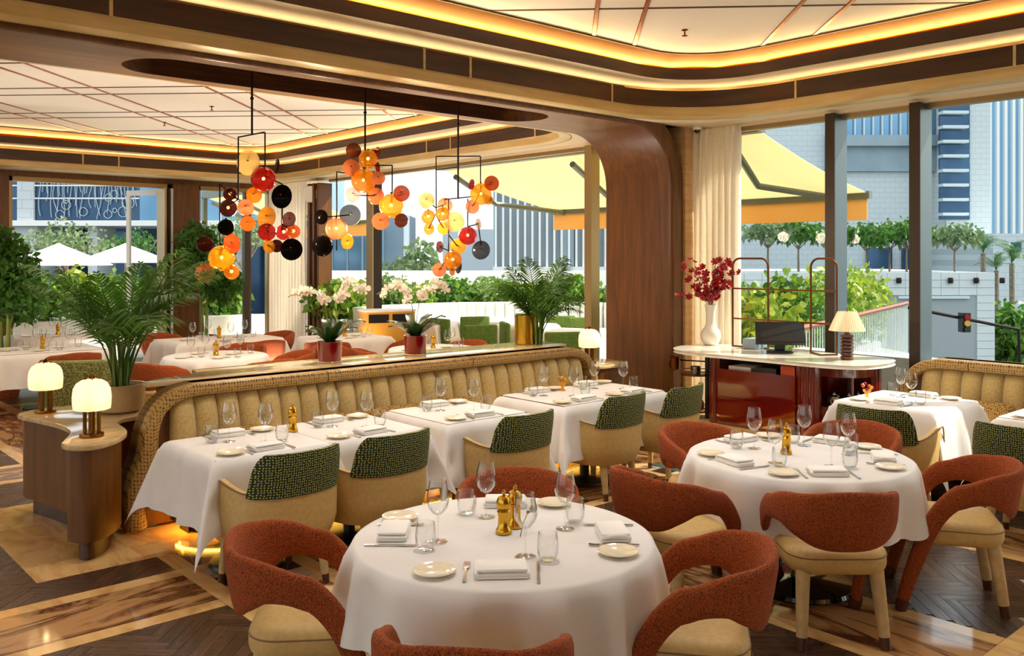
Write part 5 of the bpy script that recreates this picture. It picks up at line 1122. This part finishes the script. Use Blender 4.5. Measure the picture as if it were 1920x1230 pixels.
# terrace chairs and tables
tc = thing('terrace_chair', '', 'chair'); MB().prism(rrect(-.27, .27, -.29, -.2, .04), .44, .86, .03).build('backrest', 'olive_fabric', tc); MB().prism(rrect(-.26, .26, -.22, .26, .06), .36, .46, .03).build('seat', 'leather', tc)
for sx in (-.22, .22):
    for sy in (-.22, .2): MB().tube([(sx, sy, .38), (sx*1.1, sy*1.1, 0)], [.022, .015], 7).build('leg', 'leg_tip', tc)
for i, (x, y, dg, lb) in enumerate(((10.21, 12.6, 25, 'green-backed terrace chair before the bench, left of the brass planter'), (9.01, 10.99, 25, 'green-backed terrace chair, the lower one left of the brass planter'), (9.36, 11.08, 300, 'green-backed terrace chair turned sideways beside the brass planter'), (11.63, 12.68, 30, 'green-backed terrace chair rising just above the brass planter'), (11.51, 11.71, 30, 'green-backed terrace chair seen through the ledge palm stems'), (11.51, 11.17, 30, 'green-backed terrace chair next to the metal window post'), (9.07, 9.2, 30, 'large green-backed terrace chair just right of the ledge palm'), (9.56, 12.37, 90, 'beige terrace chair with a green back behind the second orchid'))):
    put(tc, (x, y, -.02), -math.radians(dg), lb, 'green-backed terrace chairs')
for i, (x, y, lb) in enumerate(((10.84, 12.58, 'beside the two left green chairs'), (10.04, 9.8, 'next to the metal window post'), (10.33, 11.29, 'behind the brass planter'), (9.36, 12.81, 'behind the second orchid'))):
    square_table((x, y), .42, .42, .36, 'terrace table '+lb, 'white terrace tablecloth '+lb, 80+i, .4)
# garden front: planters, hedge, parasols, tree
struct(MB().box(4.3, 7.2, 20.0, 20.7, -.02, .58).build('wall_garden_planter', 'white_paint', None, 0), 'white planter box outside the garden front')
for k in range(5): shrub(('garden shrub beside the leftmost timber pier', 'garden shrub behind the far tablecloths', 'garden shrub in the middle of the open door', 'garden shrub behind the palm tips', 'garden shrub by the open door leaf')[k], 4.5+.62*k, 20.35, .5, (.85, 1.0, 1.1, 1.0, .95)[k], .6, (('leaf', 'leaf_grey'), ('leaf_bright', 'leaf'), ('leaf_bright', 'leaf_yellow'), ('leaf', 'leaf_bright'), ('leaf_bright', 'leaf'))[k], 90+k, 700, .15, 'garden shrubs outside the folding doors')
pz = thing('round_planter', 'white round planter with a feathery bush outside the second garden window', 'planter', (8.55, 19.6, -.02)); MB().lathe([(.42, 0), (.5, .05), (.62, .5), (.66, .62), (.6, .62)], 32).build('bowl', 'white_paint', pz)
m_ = MB(); leaf_blob(m_, (0, 0, 1.0), 1, 700, .2, random.Random(3), (.6, .6, .6)); m_.build('foliage', 'leaf_bright', pz, 0)
pz2 = thing('square_planter', 'white square planter with a tall green shrub near the far curtain', 'planter', (10.2, 19.4, -.02)); MB().box(-.35, .35, -.35, .35, 0, .7).build('box', 'white_paint', pz2, 0)
m_ = MB(); leaf_blob(m_, (0, 0, 1.3), 1, 500, .18, random.Random(4), (.4, .4, .75)); m_.build('foliage', 'leaf', pz2, 0)
def parasol(label, x, y, r, z):
    t = thing('parasol', label, 'parasol', (x, y, -.02), 0, 'white garden parasols'); n = 8
    MB().rings([[(q*math.cos(2*PI*j/n), q*math.sin(2*PI*j/n), zz) for j in range(n)] for q, zz in ((r, z), (r*.99, z+.02), (.1, z+.55), (.02, z+.6))], False, True).build('canopy', 'umbrella', t, 0)
    MB().tube([(0, 0, 0), (0, 0, z+.6)], .03, 8).build('pole', 'awning_arm', t)
    for j in range(n): MB().tube([(0, 0, z+.5), (r*math.cos(2*PI*j/n), r*math.sin(2*PI*j/n), z)], .012, 5).build('rib', 'awning_arm', t)
parasol('white parasol in the garden, left of the open door leaf', 6.84, 26.02, 1.4, 1.7); parasol('white parasol in the garden, behind the palm tips', 9.37, 28.45, 1.5, 1.75)
def tree(label, x, y, z0, h, r, mt, seed, n=500, size=.35, name='garden_tree', sc=(1, 1, .75), trunk='bark'):
    t = thing(name, label, 'tree', (x, y, z0), 0, None); rnd = random.Random(seed)
    MB().tube([(0, 0, 0), (.05*h*.3, .03, h*.3), (0, 0, h*.55)], [.05*h*.5, .04*h*.5, .03*h*.5], 7).build('trunk', trunk, t)
    for k in range(6): a = k*1.05+rnd.uniform(-.2, .2); MB().tube([(0, 0, h*.45), (r*.35*math.cos(a), r*.35*math.sin(a), h*.65), (r*.75*math.cos(a), r*.75*math.sin(a), h*.88)], [.03*h*.4, .02*h*.4, .012*h*.4], 6).build('branch', trunk, t)
    m = MB()
    for k in range(7): a = k*.9; leaf_blob(m, (r*.6*math.cos(a) if k else 0, r*.6*math.sin(a) if k else 0, h*(.8 if k else .92)), r*.5, n//7, size, rnd, sc)
    m.build('crown', mt, t, 0)
tree('spreading garden tree in front of the dark glass facade', 8.76, 32.34, -.02, 2.9, 1.5, 'leaf_grey', 1, 900, .17)
tree('second garden tree by the open door leaf, before the dark glass facade', 11.54, 33.88, -.02, 2.9, 1.1, 'leaf', 2, 600, .17)
tree('garden tree seen through the second garden window', 13.17, 28.43, -.02, 3.3, 1.2, 'leaf_grey', 3, 700, .17)
tree('pale tree beyond the terrace wall behind the middle pendant', 20.0, 27.71, -3.6, 6.0, 1.5, 'leaf_grey', 4, 800, .35)
# dark glass facade with white tube drawing
fb_ = frameobj('glass_facade_building', 'dark blue glass building with white line drawings on its front', 'building')
MB().box((-25.53), (-17.47), 42, 56, 3.55, 7.71).build('glass_front', 'deep_glass', fb_, 0); MB().box((-25.53), (-11.01), 41.5, 56, 3.35, 3.6).build('floor_edge', 'white_paint', fb_, 0)
MB().box((-25.53), (-11.01), 46, 56, -3.6, 3.35).build('podium', 'deep_glass', fb_, 0); MB().box((-17.47), (-10.51), 42, 56, 3.6, 7.71).build('side_glass', 'blue_glass', fb_, 0)
for a, c in (((-24.03), (-22.28)), ((-19.9), (-19.47)), ((-15.77), (-15.02)), ((-13.52), (-13.02))): MB().box(a, c, 42, 44, -3.6, 3.35).build('column', 'stone_far', fb_, 0)
MB().box((-23.15), (-22.38), 41.85, 42, 3.55, 6.46).build('pale_panel', 'stone_far', fb_, 0)
for zz in (5.25, 4.65): MB().box((-25.53), (-17.47), 41.9, 42, zz-.03, zz+.03).build('transom', 'white_paint', fb_, 0)
rnd = random.Random(9)
for k in range(34):
    x0 = (-22.15)+((-17.65)-((-22.15)))*(k+.5)/34; top_ = 5.83; bot = 3.65; am = rnd.uniform(.05, .22); fq = rnd.uniform(1.5, 3.5); ph = rnd.uniform(0, 6); cut_ = rnd.uniform(.35, 1)
    MB().tube([(x0+am*math.sin(fq*(top_-(top_-bot)*cut_*j/16)+ph)*(j/16), 41.9, top_-(top_-bot)*cut_*j/16) for j in range(17)], .013, 5).build('drawn_line', 'pale_grey', fb_)
for k in range(10): cx_, cz_, rr_ = rnd.uniform((-21.53), (-17.77)), rnd.uniform(3.83, 4.95), rnd.uniform(.1, .3); MB().tube([(cx_+rr_*math.cos(a*.5), 41.88, cz_+rr_*math.sin(a*.5)) for a in range(14)], .014, 5).build('drawn_loop', 'pale_grey', fb_)
# buildings seen across the terrace
M('fin_glass', '8ba0ae', '9db0bc', scale=.4, rough=.25, metal=.2)
fn = frameobj('finned_building', 'blue grey office building with white vertical fins behind the terrace', 'building')
MB().box((-1.08), 10.54, 52, 66, -3.6, 9).build('body', 'fin_glass', fn, 0); MB().box((-1.08), 10.54, 51, 52.2, 0.97, 1.34).build('ledge', 'white_paint', fn, 0)
fm_ = MB().box(-.06, .06, 51.3, 52, 1.34, 9).mesh('fin', 'white_paint', 0)
for k in range(22): obj('fin', fm_, fn, ((-0.93)+.42*k, 0, 0))
MB().box(2.79, 3.56, 51.4, 52, (-0.05), 9).build('grey_bay', 'grey_panel', fn, 0)
gb = frameobj('grey_tower', 'grey stone tower stub behind the middle window post', 'building'); MB().box((-7.09), (-5.81), 48, 54, -3.6, 4.25).build('body', 'grey_panel', gb, 0)
bb = frameobj('blue_building', 'flat blue glass building left of the middle window post', 'building'); MB().box((-9.65), (-6.84), 45, 52, -3.6, 3.43).build('body', 'blue_glass', bb, 0)
for px in range(3): MB().box((-9.06)+.75*px, (-9.06)+.75*px+.08, 44.9, 45, -1, 3.43).build('mullion', 'grey_panel', bb, 0)
lw = frameobj('wall_street', 'white street wall beyond the terrace shrubs', '', True); MB().box((-7.15), 3.93, 30, 30.4, -3.6, 1.44).build('wall_face', 'white_paint', lw, 0)
MB().box((-6.97), (-1.88), 90, 100, -3.6, 4.69).build('distant_block', 'pale_grey', frameobj('distant_block', 'pale distant block left of the finned building', 'building'), 0)
# stone tower beyond the station window
sb = frameobj('stone_tower', 'large pale stone-clad tower filling the station window', 'building')
MB().box(15.88, 33.98, 72, 90, -3.6, 20.87).build('wall', 'stone_far', sb, 0); MB().box(33.98, 37.42, 70, 90, -3.6, 20.87).build('wall_wing', 'stone_far', sb, 0)
MB().box(25.14, 33.98, 71, 72, 10.74, 11.6).build('ledge', 'grey_panel', sb, 0); MB().box(25.14, 33.98, 71.6, 72, 8.77, 10.74).build('grey_band', 'grey_panel', sb, 0)
pn_ = MB().box(.06, 0.729-.06, 71.7, 71.95, 11.6, 16.15).mesh('window', 'blue_glass', 0)
for k in range(12): obj('window', pn_, sb, (25.23+0.729*k, 0, 0)); MB().box(25.23+0.729*k-.06, 25.23+0.729*k+.06, 71.5, 72, 11.6, 16.15).build('window_post', 'pale_grey', sb, 0)
MB().box(33.37, 35.71, 69.8, 70, 4.82, 17.84).build('window', 'deep_glass', sb, 0)
for k in range(13): zz = 5.11+1.126*k; MB().box(33.29, 35.29, 69.1, 70, zz, zz+.22).build('balcony', 'pale_grey', sb, 0)
for px in (28.53, 31.32): MB().box(px, px+1.9, 71.6, 72, 0.7, 2.63).build('glazed_door', 'deep_glass', sb, 0)
tw = frameobj('blue_tower', 'slender light blue glass skyscraper at the picture edge', 'building')
MB().box(124.72, 157.33, 240, 280, -3.6, 75).build('body', 'tower_blue', tw, 0)
tf = MB().box(-.35, .35, 238.8, 240, 7.05, 75).mesh('fin', 'white_paint', 0)
for k in range(16): obj('fin', tf, tw, (125.58+2.1*k, 0, 0))
bg = frameobj('beige_building', 'low beige building behind the street palms', 'building'); MB().box(33.33, 42.12, 62, 75, -3.6, 3.53).build('body', 'stone_far', bg, 0); MB().box(34.55, 35.18, 61.8, 62, 2.27, 2.9).build('window', 'deep_glass', bg, 0)
# tiled garage wall with trees on its roof terrace
gw = frameobj('tiled_garage', 'pale tiled garage building with a grey shutter and roof trees', 'building')
MB().box(8.82, 21.57, 40.02, 52, -3.6, 1.21).build('core', 'stone_joint', gw, 0)
tw_, th_ = .80, .34; tm = MB().box(.008, tw_-.008, 39.97, 40.02, .008, th_-.008).mesh('tile', 'stone_tile', 0); gx0, gx1, gz1 = 17.35, 20.31, 0.14
ztop = 1.21; ncol = int((21.57-(10.37))/tw_)
for j in range(14):
    for i in range(ncol+1):
        x, z = 21.57-tw_*(i+1)+(tw_/2 if j % 2 else 0)*0, ztop-th_*(j+1)
        if x+tw_ > gx0 and x < gx1 and z < gz1: continue
        obj('tile', tm, gw, (x, 0, z))
MB().box(gx0, gx1, 40.1, 40.3, -3.6, gz1).build('shutter', 'grey_panel', gw, 0); MB().box(gx0-.1, gx1+.1, 39.9, 40.1, gz1-.1, gz1+.02).build('lintel', 'pale_grey', gw, 0)
for k in range(5): MB().lathe([(.1, 0), (.12, .1), (.1, .25)], 12, (17.23+1.15*k, 39.85, 0.73)).build('wall_light', 'dark_metal', gw)
for i, (px, py, h, r_) in enumerate(((36.87, 23.43, 2.4, 1.25), (37.94, 22.48, 2.3, 1.2), (39.95, 22.03, 2.2, 1.1), (40.33, 20.35, 2.1, 1.15), (42.12, 20.11, 2.2, 1.1), (41.74, 19.11, 2.3, 1.1), (43.42, 17.61, 2.1, 1.2))):
    tree(('spreading roof tree furthest left above the garage', 'roof tree seen through the left rack arch', 'roof tree beside the first window mullion', 'first roof tree between the two mullions', 'middle roof tree between the two mullions', 'roof tree just left of the second mullion', 'roof tree just right of the second mullion')[i], px, py, 1.21, h, r_, 'leaf_grey' if i % 2 == 0 else 'leaf', 110+i, 520, .3, 'roof_tree')
PFR = frond_mesh('frond', 1.0, 1.9, 16, .3, .2, 'palm_leaf', 9)
def street_palm(label, x, y, z0, h, s2, seed):
    t = thing('street_palm', label, 'palm', (x, y, z0)); rnd = random.Random(seed); MB().tube([(0, 0, 0), (.05, 0, h*.5), (0, 0, h)], [.16, .13, .12], 8).build('trunk', 'bark', t)
    for k in range(16): o = obj('frond', PFR, t, (0, 0, h)); o.scale = (s2, s2, s2); o.rotation_euler = (rnd.uniform(-.3, .3), rnd.uniform(-.5, .6), k*2.399)
street_palm('street palm peeking over the garage roof edge', 48.64, 18.32, -3.6, 5.7, 1.3, 1); street_palm('tall street palm at the picture edge', 47.59, 16.59, -3.6, 5.2, 1.5, 2); street_palm('shorter street palm between the two taller ones', 50.22, 18.26, -3.6, 4.8, 1.3, 3)
for i, px in enumerate(((45.11, 16.12), (44.62, 15.21), (46.32, 15.04))): shrub(('street bush under the palms nearest the garage', 'street bush under the tall palm', 'street bush at the picture edge')[i], px[0], px[1], -1.6 if 0 else -3.6, 3.2, 1.1, ('leaf_bright', 'leaf'), 130+i, 500, .45, 'street bushes under the palms')
sp = frameobj('signal_mast', 'dark street mast arm carrying a traffic signal', 'traffic signal'); MB().tube([(17.07, 30, -3.6), (16.98, 30, (-0.53)), (13.05, 30, 0.26)], .06, 8).build('mast_arm', 'dark_metal', sp)
MB().box(14.95, 15.23, 29.7, 30.0, (-0.6), 0.04).build('signal_head', 'black', sp, 0)
for k in range(3): MB().lathe([(.1, 0), (.1, .04)], 12, (0, 0, 0)).xf(Matrix.Translation((15.09, 29.66, (-0.1)-.2*k)) @ Matrix.Rotation(PI/2, 4, 'X')).build('lens', ('petal_red', 'yellow_wood', 'leaf_dark')[k], sp)
def car(label, x, y, rz, mt):
    t = thing('parked_car', label, 'car', (x, y, -3.6), rz); MB().prism(rrect(-2.2, 2.2, -.88, .88, .35), .3, .85, .1).build('body', mt, t); MB().rings([[(a*q, b_*q2, z) for a, b_ in ((-1.5, -.8), (1.3, -.8), (1.3, .8), (-1.5, .8))] for q, q2, z in ((1, 1, .85), (.72, .85, 1.4))]).build('cabin', 'deep_glass', t)
    for sx in (-1.35, 1.35):
        for sy in (-.85, .85): MB().lathe([(.32, -.1), (.33, 0), (.32, .1)], 18).xf(Matrix.Translation((sx, sy, .33)) @ Matrix.Rotation(PI/2, 4, 'X')).build('wheel', 'black', t)
car('dark parked car on the street before the garage shutter', 37.06, 15.24, -ANG, 'black_gloss'); car('grey parked car on the street at the picture edge', 36.51, 13.05, -ANG+.1, 'grey_panel')
